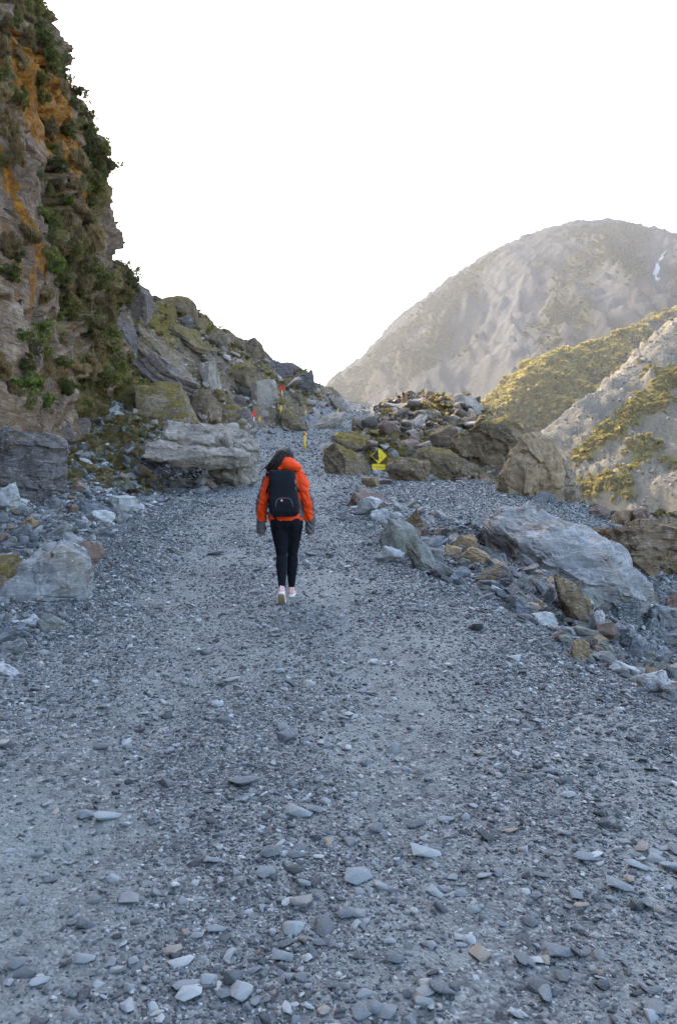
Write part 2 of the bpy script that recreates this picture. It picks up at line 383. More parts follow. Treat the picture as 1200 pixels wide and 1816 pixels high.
# ------------------------------------------------------------------ the cliff on the left and the mountain it belongs to
cz_ = np.concatenate([np.arange(0.5, 24.5, .07), np.array([25, 26, 27.5, 29, 31, 34, 38, 43, 49, 56, 64, 72.])])
cy_ = np.concatenate([np.arange(-90, 14, 4.0), np.arange(14, 20, .3), np.arange(20, 36.5, .07), np.arange(36.6, 42, .3), np.arange(42, 150, 3.0)])
CL = ([0, 3, 6.75, 9, 11.7, 14.6, 17, 19, 21.2, 22.7, 27, 40, 72], [-7.9, -8.5, -9.15, -9.55, -9.75, -9.9, -10.45, -11.25, -12.25, -13.4, -16, -24, -46])
def cliff_x(y, z):
    y = np.asarray(y, float); z = np.asarray(z, float)
    s = np.interp(z, *CL)
    near = np.clip(34 - y, 0, 100)
    x = s - .015 * near
    x = x - 1.2 * sstep(32.6, 34.4, y) * sstep(8, 5, z) * 0                                      # keep the foot straight
    far = np.maximum(y - 34, 0); k = np.maximum(y / 34, 1)
    x = np.where(y > 34, k * np.interp((z - CZ) / k + CZ, *CL) - .10 * far - .5 * sstep(0, 3, far), x)
    # the smooth buttress at the left edge of the picture: wide at its foot, ending in a diagonal ledge
    lim = np.interp(z, [2, 5.5, 8, 10.0, 12.2, 15, 18], [23.3, 23.6, 24.4, 24.9, 24.0, 22.2, 20])
    x = x + 1.15 * sstep(lim + .45, lim - .55, y) * sstep(18, 13, z)
    return x
CY, CZg = np.meshgrid(cy_, cz_)
yc, zc = CY.ravel(), CZg.ravel()
xc = cliff_x(yc, zc)
Pc = np.c_[xc, yc, zc].astype(np.float32)
fine_m = sstep(14, 20, yc) * sstep(44, 36, yc) * sstep(27, 24, zc)
dip = np.c_[xc * .5, (yc * .85 + zc * .5) * .42, (zc * .85 - yc * .55) * 1.5].astype(np.float32)      # steeply dipping foliation
dc = 1.0 * fbm(Pc * .16, 3, 41) + (.75 - .35 * sstep(29, 32, yc)) * blocks(Pc * np.float32(.33), 42, .9) - .22 * sstep(29, 32, yc) + fine_m * (.42 * blocks(dip * np.float32(.8), 43, .9) + .20 * blocks(dip * np.float32(2.1), 44, .9)
     + .07 * fbm(Pc * 2.2, 4, 45)) + (1 - fine_m) * 1.6 * fbm(Pc * .07, 4, 46)
butt = sstep(24.6, 23.2, yc) * sstep(15, 12, zc)
dc = dc * (1 - .55 * butt)
xcd = xc + dc
zcd = zc + fine_m * .15 * blocks(Pc * np.float32(1.1), 47)
# where the orange moss and the shrub cover sit on the face (y, z, half-sizes, slant, strength)
def blob(y0, z0, a, b, sl, k): return k * np.exp(-(((yc - y0 - sl * (zc - z0)) / a) ** 2 + ((zc - z0) / b) ** 2) ** 1.5)
px_c = 600 + F * xcd / np.maximum(yc, 1); py_c = HZ - F * (zcd - CZ) / np.maximum(yc, 1)
orange = np.zeros_like(xc)
def pblob(cx, cy, a, b, sl, k): return k * np.exp(-((((px_c - cx) - sl * (py_c - cy)) / a) ** 2 + ((py_c - cy) / b) ** 2) ** 1.6)
for args in ((64, 160, 36, 110, .22, 1.1), (98, 195, 30, 95, .30, 1.05), (122, 255, 20, 58, .3, 1.0), (160, 240, 14, 16, 0, .8), (150, 295, 14, 16, 0, .7), (14, 300, 8, 60, .32, 1.0), (45, 385, 10, 75, .55, 1.0), (70, 440, 9, 50, .2, .9), (4, 105, 8, 40, .2, 1.0), (20, 60, 14, 40, .3, .75), (130, 140, 12, 40, .4, .6), (150, 345, 14, 40, 0, .5), (100, 330, 16, 50, .3, .6), (12, 440, 10, 90, .25, .7),
             (60, 500, 7, 70, -.1, .6), (28, 520, 6, 90, -.2, .5), (112, 665, 12, 40, 0, .55), (130, 540, 8, 60, 0, .5)):
    orange = np.maximum(orange, pblob(*args))
orange = orange * sstep(18, 20, yc) * sstep(38, 36, yc)
cmoss = np.clip(.3 + .55 * fbm(Pc * .5, 3, 48), 0, 1) * (1 - .6 * butt)
cveg = np.clip(.5 + .9 * fbm(Pc * .3, 3, 49), 0, 1) * (1 - .8 * butt)
cveg = np.maximum(cveg, sstep(24, 27, zc) * .8)
cveg = cveg * (1 - np.clip(1.4 * orange, 0, 1)); cmoss = cmoss * (1 - np.clip(1.2 * orange, 0, 1))
M_CLIFF = rock_mat('cliff_rock', (.05, .031, .017), (.195, .123, .072), (.47, .35, .24), True, 1.3, 0, bands=.75, band_rot=(.55, .1, 0), warm=(.15, .085, .035), attr_moss='moss', attr_orange='orange', attr_grass='veg', vein=.25, spots=.4, bump=.8)
cliff = link('cliff', mesh_np('cliff', np.c_[xcd, yc, zcd], grid_faces(len(cz_), len(cy_))[:, ::-1], True, {'moss': cmoss, 'orange': orange, 'veg': cveg}), M_CLIFF)
tag(cliff, kind='structure')
XCD = xcd.reshape(CY.shape); ZCD = zcd.reshape(CY.shape)
def cliff_pt(y, z):
    j = int(np.argmin(abs(cy_ - y))); i = int(np.argmin(abs(ZCD[:, j] - z)))
    return np.array([XCD[i, j], cy_[j], ZCD[i, j]])
def cliff_pix(px, py):
    """first point of the cliff face seen through a photo pixel"""
    d = (px_c - px) ** 2 + (py_c - py) ** 2 + np.where((yc > 18) & (yc < 40), 0, 1e9)
    near = np.nonzero(d < 36)[0]
    k = near[np.argmin(yc[near])] if len(near) else int(np.argmin(d))
    return np.array([xcd[k], yc[k], zcd[k]])

# ------------------------------------------------------------------ valley floor, scree slope, spur and the mountain beyond
def ridge_field(name, pts, x0, x1, y0, y1, step, slope_f, slope_b, floor, nz, mat_fn, seed):
    X, Y = np.meshgrid(np.arange(x0, x1 + .1, step), np.arange(y0, y1 + .1, step)); x, y = X.ravel(), Y.ravel()
    p = np.array(pts, float); best = np.full(len(x), 1e9); rz = np.zeros(len(x)); side = np.ones(len(x)); along = np.zeros(len(x)); acc = 0
    for a, b in zip(p[:-1], p[1:]):
        dx, dy = b[0] - a[0], b[1] - a[1]; L2 = dx * dx + dy * dy
        t = np.clip(((x - a[0]) * dx + (y - a[1]) * dy) / L2, 0, 1)
        ex, ey = x - a[0] - t * dx, y - a[1] - t * dy; d = np.hypot(ex, ey); m = d < best
        best = np.where(m, d, best); rz = np.where(m, a[2] + t * (b[2] - a[2]), rz); side = np.where(m, np.sign(dx * ey - dy * ex), side)
        along = np.where(m, acc + t * math.sqrt(L2), along); acc += math.sqrt(L2)
    z = rz - np.where(side > 0, slope_b, slope_f) * best
    z, attrs = nz(x, y, z, best, along, side)
    z = np.maximum(z, floor + .02 * (z - floor))
    me = mesh_np(name, np.c_[x, y, z], grid_faces(*X.shape), True, attrs)
    return tag(link(name, me, mat_fn), kind='structure'), x, y, z, attrs

def nz_mtn(x, y, z, d, al, side):
    P = np.c_[x, y, z].astype(np.float32)
    warp = 30 * noise3(P * .006, 61)
    g = fbm(np.c_[(al + warp) * .016, d * .0035, x * 0].astype(np.float32), 4, 62, .55, True)
    w = sstep(0, 120, d)
    g2 = fbm(np.c_[(al + warp * 1.5) * .07, d * .012, x * 0].astype(np.float32), 3, 69, .55, True)
    z = z + w * (26 * (g - .35) + 5 * (g2 - .3)) + 11 * fbm(P * .012, 5, 63) * (.25 + .75 * w) + (3.5 * fbm(P * .05, 4, 64, ridged=True) - 1) * (.3 + .7 * w) + 2.2 * fbm(np.c_[al * .16, d * .05, z * .05].astype(np.float32), 3, 70, .6, True) + 3.5 * blocks(P * np.float32(.07), 65) + .9 * blocks(P * np.float32(.18), 68)
    px = 600 + F * x / y; py = HZ - F * (z - CZ) / y
    gully = np.exp(-((px - (905 - .06 * (py - 560))) / (46 + .1 * (py - 460).clip(0))) ** 2) * sstep(440, 520, py)
    gully = np.maximum(gully, np.exp(-((px - 1090) / 30) ** 2 - ((py - 520) / 45) ** 2))
    gully = np.maximum(gully, .9 * np.exp(-((px - 800) / 60) ** 2 - ((py - 690) / 40) ** 2))
    snow = np.exp(-((px - 1170 - .35 * (470 - py) - 16 * noise3(P * .035, 67)) / 3.2) ** 2) * sstep(432, 450, py) * sstep(510, 490, py)
    veg = np.clip(.62 + .9 * fbm(P * .008, 4, 66) - .9 * gully - 1.2 * np.exp(-((px - 1168) / 26) ** 2 - ((py - 470) / 50) ** 2), 0, 1) * sstep(0, 25, d)
    return z, {'veg': veg, 'pale': np.clip(gully, 0, 1), 'snow': snow}
def mountain_mat(name, k, vegc, rockc, snow=False):
    s = NT(name); v = s.pos()
    n1 = s.noise(v, .03 * k, 6, .65); n2 = s.noise(v, .16 * k, 6, .7); n3 = s.noise(v, .6 * k, 4, .7)
    c = s.ramp(s.math('ADD', s.math('MULTIPLY', n1, .5), s.math('MULTIPLY', n2, .5)), [(.32, rockc[0]), (.5, rockc[1]), (.7, rockc[2])])
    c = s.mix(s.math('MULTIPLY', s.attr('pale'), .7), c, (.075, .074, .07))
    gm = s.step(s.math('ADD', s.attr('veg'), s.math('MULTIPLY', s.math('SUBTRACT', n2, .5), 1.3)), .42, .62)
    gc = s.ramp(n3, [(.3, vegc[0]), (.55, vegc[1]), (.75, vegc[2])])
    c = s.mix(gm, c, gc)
    if snow:
        sm = s.step(s.math('ADD', s.attr('snow'), s.math('MULTIPLY', s.math('SUBTRACT', n3, .5), .9)), .45, .7)
        c = s.mix(s.math('MULTIPLY', sm, .6), c, (.5, .52, .55))
    h = s.math('ADD', s.math('MULTIPLY', n2, 1.0), s.math('MULTIPLY', n3, .45))
    return s.fin(c, .95, s.bump(h, .9, 3.0 / k), .1)
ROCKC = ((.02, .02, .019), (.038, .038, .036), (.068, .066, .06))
ridge = [at(p, q, 1000) for p, q in ((300, 845), (480, 745), (575, 682), (640, 632), (690, 578), (720, 552), (745, 532), (800, 492), (870, 442), (960, 407), (1010, 394), (1080, 389), (1140, 397), (1200, 417), (1400, 480), (1800, 560))]
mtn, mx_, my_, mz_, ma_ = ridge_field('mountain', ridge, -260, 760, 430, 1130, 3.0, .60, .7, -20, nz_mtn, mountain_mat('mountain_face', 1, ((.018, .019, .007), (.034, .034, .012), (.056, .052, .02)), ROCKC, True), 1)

def nz_spur(x, y, z, d, al, side):
    P = np.c_[x, y, z].astype(np.float32); w = sstep(0, 30, d)
    g = fbm(np.c_[al * .035, d * .008, x * 0].astype(np.float32), 3, 72, .55, True)
    z = z + w * 14 * (g - .35) + 7 * fbm(P * .03, 4, 73) * (.3 + .7 * w) + 2.0 * fbm(P * .15, 3, 74)
    px = 600 + F * x / y
    veg = np.clip(1.0 - .9 * sstep(1010, 1130, px + 60 * noise3(P * .02, 75)), 0, 1)
    return z, {'veg': veg, 'pale': np.zeros(len(x))}
sp = [(70, 395, -25), tuple(at(895, 760, 405)), tuple(at(903, 705, 418)), tuple(at(960, 645, 440)), tuple(at(1000, 620, 460)), tuple(at(1075, 606, 480)), tuple(at(1200, 545, 540)), tuple(at(1350, 480, 640))]
VEG2 = ((.05, .055, .018), (.10, .10, .03), (.17, .15, .05))
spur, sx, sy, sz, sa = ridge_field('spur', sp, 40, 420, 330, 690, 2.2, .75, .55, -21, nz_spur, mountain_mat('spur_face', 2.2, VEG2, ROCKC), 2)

def nz_scree(x, y, z, d, al, side):
    P = np.c_[x, y, z].astype(np.float32); w = sstep(0, 14, d)
    g = fbm(np.c_[al * .07, d * .016, x * 0].astype(np.float32), 4, 82, .55, True)
    g2 = fbm(np.c_[al * .22 + 2 * noise3(P * .05, 88), d * .03, x * 0].astype(np.float32), 3, 89, .55, True)
    z = z + w * (9 * (g - .35) + 2.6 * (g2 - .3)) + 3.0 * fbm(P * .05, 4, 83) * (.25 + .75 * w) + .5 * fbm(P * .3, 4, 84) + .7 * blocks(P * np.float32(.3), 85)
    px = 600 + F * x / y; py = HZ - F * (z - CZ) / y
    band = np.exp(-((py - (835 - .86 * (px - 1000))) / 26) ** 2) + np.exp(-((py - (880 - .28 * (px - 990))) / 20) ** 2) * sstep(1120, 1060, px) + .8 * np.exp(-((px - 1190) / 40) ** 2 - ((py - 820) / 14) ** 2)
    veg = np.clip(band * .8 + .75 * fbm(P * .07, 4, 86) + .06, 0, 1)
    return z, {'veg': veg, 'pale': np.clip(.15 + fbm(P * .06, 3, 87), 0, 1)}
sc_pts = [(38, 236, -25), tuple(at(960, 765, 250)), tuple(at(1029, 711, 260)), tuple(at(1093, 668, 270)), tuple(at(1200, 565, 290)), tuple(at(1400, 380, 330))]
scree, cx_, cy2_, cz2_, ca_ = ridge_field('scree_slope', sc_pts, 20, 260, 60, 380, .9, .40, .8, -13.5, nz_scree, mountain_mat('scree_face', 6, ((.09, .08, .025), (.17, .145, .045), (.27, .22, .08)), ((.075, .066, .05), (.135, .12, .092), (.22, .195, .145))), 3)
X, Y = np.meshgrid(np.linspace(-600, 1000, 81), np.linspace(-180, 1250, 73))
zv = -13 + 1.5 * fbm(np.c_[X.ravel() * .02, Y.ravel() * .02, X.ravel() * 0], 3, 91)
floor_ = tag(link('valley_floor', mesh_np('valley_floor', np.c_[X.ravel(), Y.ravel(), zv], grid_faces(*X.shape)), M_RUBBLE), kind='structure')
# ------------------------------------------------------------------ rocks
_ICO = {}
def ico(sub):
    if sub not in _ICO:
        bm = bmesh.new(); bmesh.ops.create_icosphere(bm, subdivisions=sub, radius=1.0)
        _ICO[sub] = (np.array([v.co[:] for v in bm.verts]), np.array([[v.index for v in f.verts] for f in bm.faces])); bm.free()
    return _ICO[sub]
def rotm(rx, ry, rz): return np.array(Euler((rx, ry, rz)).to_matrix())
def rock_verts(seed, sub=4, flat=(1, 1, 1), cuts=11, tilt=(0, 0, 0), rough=.05, strata=0.0, layers=6, keep=(.52, .86), block=0.0, boxy=0.0):
    """a broken rock in the unit box: a ball cut by random planes, layered, roughened, tilted"""
    rng = np.random.default_rng(seed); V, Fc = ico(sub); V = V.copy()
    N = rng.normal(size=(cuts, 3)); N[:, 2] *= .7
    D = rng.uniform(*keep, cuts)
    if boxy:
        V = V / (np.abs(V) ** boxy).sum(1)[:, None] ** (1 / boxy); D = D + .32
    elif strata > 0: N = np.vstack([N, [[.1, 0, 1], [0, 0, -1]]]); D = np.r_[D, .6, .6]
    N /= np.linalg.norm(N, axis=1)[:, None]
    for n, d in zip(N, D):
        t = V @ n - d
        V -= np.outer(np.where(t > 0, t, 0), n) * .97
    if strata > 0:
        zz = V[:, 2] * layers + .35 * noise3(V * 1.5 + seed * 3.1, seed % 97)
        li = np.floor(zz).astype(int); fr = zz - li
        tab = rng.normal(size=64) * strata
        s = tab[li % 64] * sstep(0, .12, fr) + tab[(li - 1) % 64] * (1 - sstep(0, .12, fr))
        V[:, :2] *= (1 + s)[:, None]
    V = (V * np.array(flat)) @ rotm(*tilt).T
    lo, hi = V.min(0), V.max(0)
    return (V - (lo + hi) / 2) / (hi - lo), Fc

def smooth_by_angle(me, ang=28):
    try: me.set_sharp_from_angle(angle=RAD(ang))
    except Exception: pass

def rock_mesh(name, seed, dims, sharp=True, rough=.05, block=0.0, **kw):
    V, Fc = rock_verts(seed, **kw); dims = np.array(dims, float); V = V * dims
    e1, e2 = V[Fc[:, 1]] - V[Fc[:, 0]], V[Fc[:, 2]] - V[Fc[:, 0]]; fn = np.cross(e1, e2); nr = np.zeros_like(V)
    for k in range(3): np.add.at(nr, Fc[:, k], fn)
    nr /= np.linalg.norm(nr, axis=1)[:, None] + 1e-9
    sz = float(np.prod(dims) ** (1 / 3)) / 2; Q = (V / sz + seed * 7.7).astype(np.float32)
    d = rough * fbm(Q * np.float32(1.6), 5, seed % 89)
    if block: d = d + block * blocks(Q * np.float32(1.5), seed % 71) + .5 * block * blocks(Q * np.float32(3.4), seed % 67) + .22 * block * blocks(Q * np.float32(8), seed % 59)
    me = mesh_np(name, V + nr * (d * sz)[:, None], Fc, True)
    if sharp: smooth_by_angle(me)
    return me

def hull_mesh(name, seed, dims, npts=16, flat=(1, 1, 1), tilt=(0, 0, 0), bev=.035, p_=3.0, fine=0, rough=0.0):
    """a sharp broken stone: the hull of a few points, its edges slightly worn"""
    r = np.random.default_rng(seed); V = r.normal(size=(npts, 3)); V /= (np.abs(V) ** p_).sum(1)[:, None] ** (1 / p_); V *= r.uniform(.82, 1, npts)[:, None]
    V = (V * np.array(flat)) @ rotm(*tilt).T; lo, hi = V.min(0), V.max(0); V = (V - (lo + hi) / 2) / (hi - lo)
    bm = bmesh.new()
    for v in V: bm.verts.new(v)
    g = bmesh.ops.convex_hull(bm, input=bm.verts); bmesh.ops.delete(bm, geom=list({e for e in g['geom_interior'] if isinstance(e, bmesh.types.BMVert)}), context='VERTS')
    bmesh.ops.dissolve_limit(bm, angle_limit=RAD(14), verts=bm.verts[:], edges=bm.edges[:])
    if bev: bmesh.ops.bevel(bm, geom=bm.edges[:], offset=bev, segments=1, affect='EDGES', profile=.5, clamp_overlap=True)
    bmesh.ops.triangulate(bm, faces=bm.faces[:])
    if fine: bmesh.ops.subdivide_edges(bm, edges=bm.edges[:], cuts=fine, use_grid_fill=True)
    bm.verts.ensure_lookup_table()
    if rough:
        co = np.array([v.co[:] for v in bm.verts]); bm.normal_update(); nr = np.array([v.normal[:] for v in bm.verts]); Q = (co * 3 + seed * 1.7).astype(np.float32)
        co = co + nr * (rough * (fbm(Q, 3, seed % 83) + .7 * blocks(Q * np.float32(1.6), seed % 61)))[:, None]
        for v, c in zip(bm.verts, co): v.co = c
    for v in bm.verts: v.co = Vector((v.co.x * dims[0], v.co.y * dims[1], v.co.z * dims[2]))
    me = bpy.data.meshes.new(name); bm.to_mesh(me); bm.free()
    return me

RM = {}
RM['grey'] = rock_mat('grey_schist', (.11, .11, .11), (.215, .215, .21), (.37, .37, .355), size=.5, bands=.5, moss=0, vein=.4)
RM['blue'] = rock_mat('blue_schist', (.075, .08, .088), (.15, .158, .17), (.28, .288, .295), size=.5, bands=.4, moss=0, vein=.3, spots=.15)
RM['green'] = rock_mat('green_schist', (.12, .122, .108), (.20, .205, .18), (.31, .32, .285), size=.6, bands=.3, moss=0, vein=.2, spots=.15, warm=(.17, .15, .10))
RM['tan'] = rock_mat('tan_schist', (.16, .108, .058), (.31, .222, .13), (.46, .355, .225), size=.6, bands=.4, moss=0, vein=.15)
RM['rust'] = rock_mat('rusty_schist', (.12, .08, .062), (.20, .135, .105), (.30, .225, .18), size=.5, bands=.35, moss=0, vein=.2)
RM['pale'] = rock_mat('pale_schist', (.25, .25, .245), (.40, .40, .39), (.55, .55, .53), size=.5, bands=.4, moss=0, vein=.3)
RM['striped'] = rock_mat('striped_schist', (.05, .06, .065), (.11, .125, .13), (.2, .21, .21), size=.35, bands=.8, moss=0, vein=1.0)
RM['brown'] = rock_mat('brown_schist', (.06, .04, .022), (.19, .132, .078), (.37, .285, .19), size=.8, bands=.7, warm=(.15, .10, .06), moss=.35)
RM['purple'] = rock_mat('purple_schist', (.06, .045, .04), (.165, .126, .108), (.31, .255, .22), size=.8, bands=.7, moss=.3, warm=(.13, .095, .07))
RM['mossy'] = rock_mat('mossy_schist', (.06, .042, .024), (.18, .128, .074), (.34, .26, .17), size=.8, bands=.6, moss=.72, warm=(.17, .12, .065))
RM['layered'] = rock_mat('layered_schist', (.13, .108, .085), (.29, .25, .205), (.48, .42, .35), size=.9, bands=.35, band_rot=(.5, .2, 0), moss=.05, warm=(.24, .19, .13), vein=.3, spots=.45)
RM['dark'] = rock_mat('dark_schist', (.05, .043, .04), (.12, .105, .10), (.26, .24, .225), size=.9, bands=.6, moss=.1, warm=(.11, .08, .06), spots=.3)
RM['slab'] = rock_mat('swirled_schist', (.13, .128, .125), (.25, .248, .24), (.40, .395, .38), size=1.1, bands=.9, band_rot=(.25, -.35, .3), moss=0, vein=.35, warm=(.22, .19, .14))

def boulder(px0, py0, px1, py1, Y, kind, label, group=None, depth=.8, sink=.15, seed=None, name='boulder', cat='boulder', auto=False, hull=0, **kw):
    """a rock whose outline in the photograph spans the box px0..px1, py0..py1, its near side at distance Y"""
    seed = seed if seed is not None else int(px0 * 7 + py0 * 13)
    if auto: Y = float(np.clip(ground_at((px0 + px1) / 2, py1 - .08 * (py1 - py0))[1], Y - 5, Y + 5)) - .05
    w = (px1 - px0) / F * Y; h = (py1 - py0) / F * Y; d = max(w, h * .7) * depth
    Yc = Y + d * .35; k = Yc / Y
    w *= k; h *= k; hh = h * (1 + sink)
    c = at((px0 + px1) / 2, py0, Yc)
    kw.setdefault('sub', 5 if (px1 - px0) > 45 else 4); kw.setdefault('rough', .07); kw.setdefault('block', .05)
    if 'tilt' not in kw: q = np.random.default_rng(seed + 1); kw['tilt'] = tuple(q.uniform(-.6, .6, 3))
    if hull: me = hull_mesh(name, seed, (w, d, hh), hull, kw.get('flat', (1, .85, .8)), kw['tilt'], .03, 3.5, 4, .075)
    else: me = rock_mesh(name, seed, (w, d, hh), **kw)
    o = link(name, me, RM[kind], loc=(c[0], c[1], c[2] - hh / 2))
    return tag(o, label, cat, group)

TG = 'big rocks of the talus slope under the cliff'
SL = dict(flat=(1, .8, .22), strata=.07, layers=9)
# big layered boulder beside the path and its neighbours on the left
boulder(252, 782, 448, 846, 21.6, 'layered', 'big flat layered grey boulder overhanging a dark hollow left of the hiker', depth=.8, sink=-.2, seed=5, sub=6, boxy=5, flat=(1, .8, .36), strata=.04, layers=3, tilt=(.34, .10, .22), rough=.10, cuts=9, block=.07, keep=(.6, .95))
boulder(290, 750, 452, 812, 22.6, 'layered', 'upper tier of cracked pale rock lying on the big flat boulder', depth=.7, sink=.1, seed=12, sub=6, boxy=4, flat=(1, .8, .4), strata=.04, layers=3, rough=.10, cuts=10, block=.10, tilt=(.5, .1, .15), keep=(.6, .95))
boulder(372, 775, 460, 852, 22.4, 'layered', 'broken crumbly right end of rock propping the big flat boulder', depth=.8, sink=.2, seed=15, sub=6, boxy=4, rough=.12, cuts=10, block=.12, tilt=(.1, .1, .3))
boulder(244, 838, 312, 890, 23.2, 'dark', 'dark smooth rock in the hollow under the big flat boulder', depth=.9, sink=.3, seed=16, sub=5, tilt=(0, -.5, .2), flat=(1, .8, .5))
boulder(-70, 762, 120, 900, 15.5, 'dark', 'dark purple-brown flat topped boulder at the left edge', depth=.8, sink=.1, seed=23, sub=6, boxy=4, flat=(1, .8, .75), tilt=(.05, .1, .3), strata=.02, cuts=10, rough=.10, block=.08)
boulder(-30, 966, 178, 1120, 8.6, 'slab', 'low swirled rock slab with rusty top and moss at left path edge', depth=1.0, sink=.2, seed=31, sub=6, boxy=4, flat=(1, 1, .4), tilt=(.2, -.25, .3), strata=.03, rough=.10, block=.07)
boulder(60, 962, 182, 1012, 9.6, 'rust', 'pinkish brown streaked rock lying on the slab at left path edge', depth=.7, sink=.5, seed=33, sub=5, flat=(1, .6, .35), tilt=(.1, -.2, .2), rough=.06)
boulder(-40, 985, 66, 1090, 8.9, 'mossy', 'moss covered rock at the left edge beside the slab', depth=.8, sink=.3, seed=35, sub=5)
# talus rocks
for a in [
    (262, 526, 352, 600, 43, 'mossy', 'olive brown boulder on the skyline beside the cliff shrub', dict(cuts=12)),
    (208, 500, 268, 570, 42, 'purple', 'grey purple rock against the foot of the cliff edge on the skyline', dict(cuts=12)),
    (288, 566, 370, 616, 41, 'mossy', 'thin moss topped slab dipping right below the skyline boulder', dict(tilt=(.4, .55, 0), seed=8, **SL)),
    (240, 584, 382, 680, 38, 'brown', 'long dark brown layered slab dipping to the right', dict(tilt=(.3, .6, .1), seed=9, **SL)),
    (232, 626, 362, 700, 35.5, 'purple', 'purple brown slab with rounded end and a moss strip on top', dict(tilt=(.35, .35, .1), seed=21, flat=(1, .8, .4), strata=.05, layers=8)),
    (232, 672, 358, 752, 33, 'mossy', 'lowest talus slab with a bright yellow green mossy top', dict(tilt=(.6, .38, .1), seed=22, flat=(1, .8, .38), strata=.06, layers=9)),
    (352, 584, 434, 655, 44, 'brown', 'broad cracked brown rock mass on the middle of the skyline', dict(cuts=16, block=.1)),
    (385, 644, 460, 702, 41, 'mossy', 'moss stained rock mass in the middle of the talus', dict(cuts=14, block=.09)),
    (457, 622, 488, 650, 47.5, 'brown', 'rounded block perched alone on the skyline', dict(cuts=10)),
    (468, 640, 520, 668, 47, 'dark', 'dark low rock under the perched skyline block', dict(cuts=12)),
    (493, 642, 532, 666, 49, 'purple', 'smooth leaning rock on the skyline left of the pointed one', dict(cuts=9)),
    (533, 655, 558, 682, 50, 'dark', 'small dark pointed rock on the skyline', dict(cuts=6, keep=(.3, .6), seed=44)),
    (500, 727, 548, 768, 37.5, 'mossy', 'moss capped rounded boulder above the yellow post by the path', dict(cuts=9, tilt=(0, .5, 0), flat=(1, .8, .65))),
    (552, 728, 616, 764, 40, 'layered', 'pale tan layered slab beside the bend of the path', dict(tilt=(.3, -.25, 0), seed=61, **SL)),
    (583, 704, 626, 733, 46, 'purple', 'long dipping slab at the path crest left of the gap', dict(tilt=(.3, .5, 0), seed=62, **SL)),
    (545, 682, 592, 716, 48, 'brown', 'brown slab just under the right end of the skyline', dict(tilt=(.3, .5, 0), seed=63, **SL)),
    (391, 716, 427, 753, 34.5, 'mossy', 'small moss topped boulder left of the lower red sign', dict(cuts=9)),
    (419, 724, 450, 753, 34.8, 'purple', 'round purple brown boulder just below the lower red sign', dict(cuts=9)),
    (318, 560, 345, 590, 42.5, 'dark', 'small dark block wedged under the olive skyline boulder', dict(cuts=9)),
    (430, 600, 470, 648, 46, 'brown', 'jagged brown rock stepping down the skyline right of the broad mass', dict(cuts=13, block=.1)),
    (512, 664, 560, 700, 46, 'dark', 'dark cracked rock right of the upper red sign', dict(cuts=13, block=.08)),
    (330, 690, 392, 745, 34, 'brown', 'brown broken rock right of the lowest mossy slab', dict(cuts=13, block=.09)),
    (352, 640, 392, 690, 39, 'layered', 'pale cracked rock between the long slab and the mossy mass', dict(cuts=12, block=.08)),
    (445, 672, 490, 716, 41, 'layered', 'light grey streaked rock left of the upper red sign', dict(cuts=12, block=.08, flat=(.6, .6, 1))),
    (205, 560, 250, 622, 38, 'purple', 'purple slab at the cliff corner above the long brown slab', dict(tilt=(.3, .6, 0), **SL)),
    (125, 742, 160, 778, 23.5, 'purple', 'brown rock half buried at the foot of the cliff', dict(cuts=11, flat=(1, .8, .6))),
    (82, 735, 135, 790, 22.5, 'purple', 'larger brown rock half buried in the grass under the cliff', dict(cuts=11, tilt=(0, .5, 0), flat=(1, .8, .6))),
    (590, 712, 640, 722, 54, 'dark', 'dark low rocks at the crest of the path', dict(cuts=11))]:
    boulder(*a[:6], a[6], TG, sink=.3, auto=a[4] < 43, **a[7])
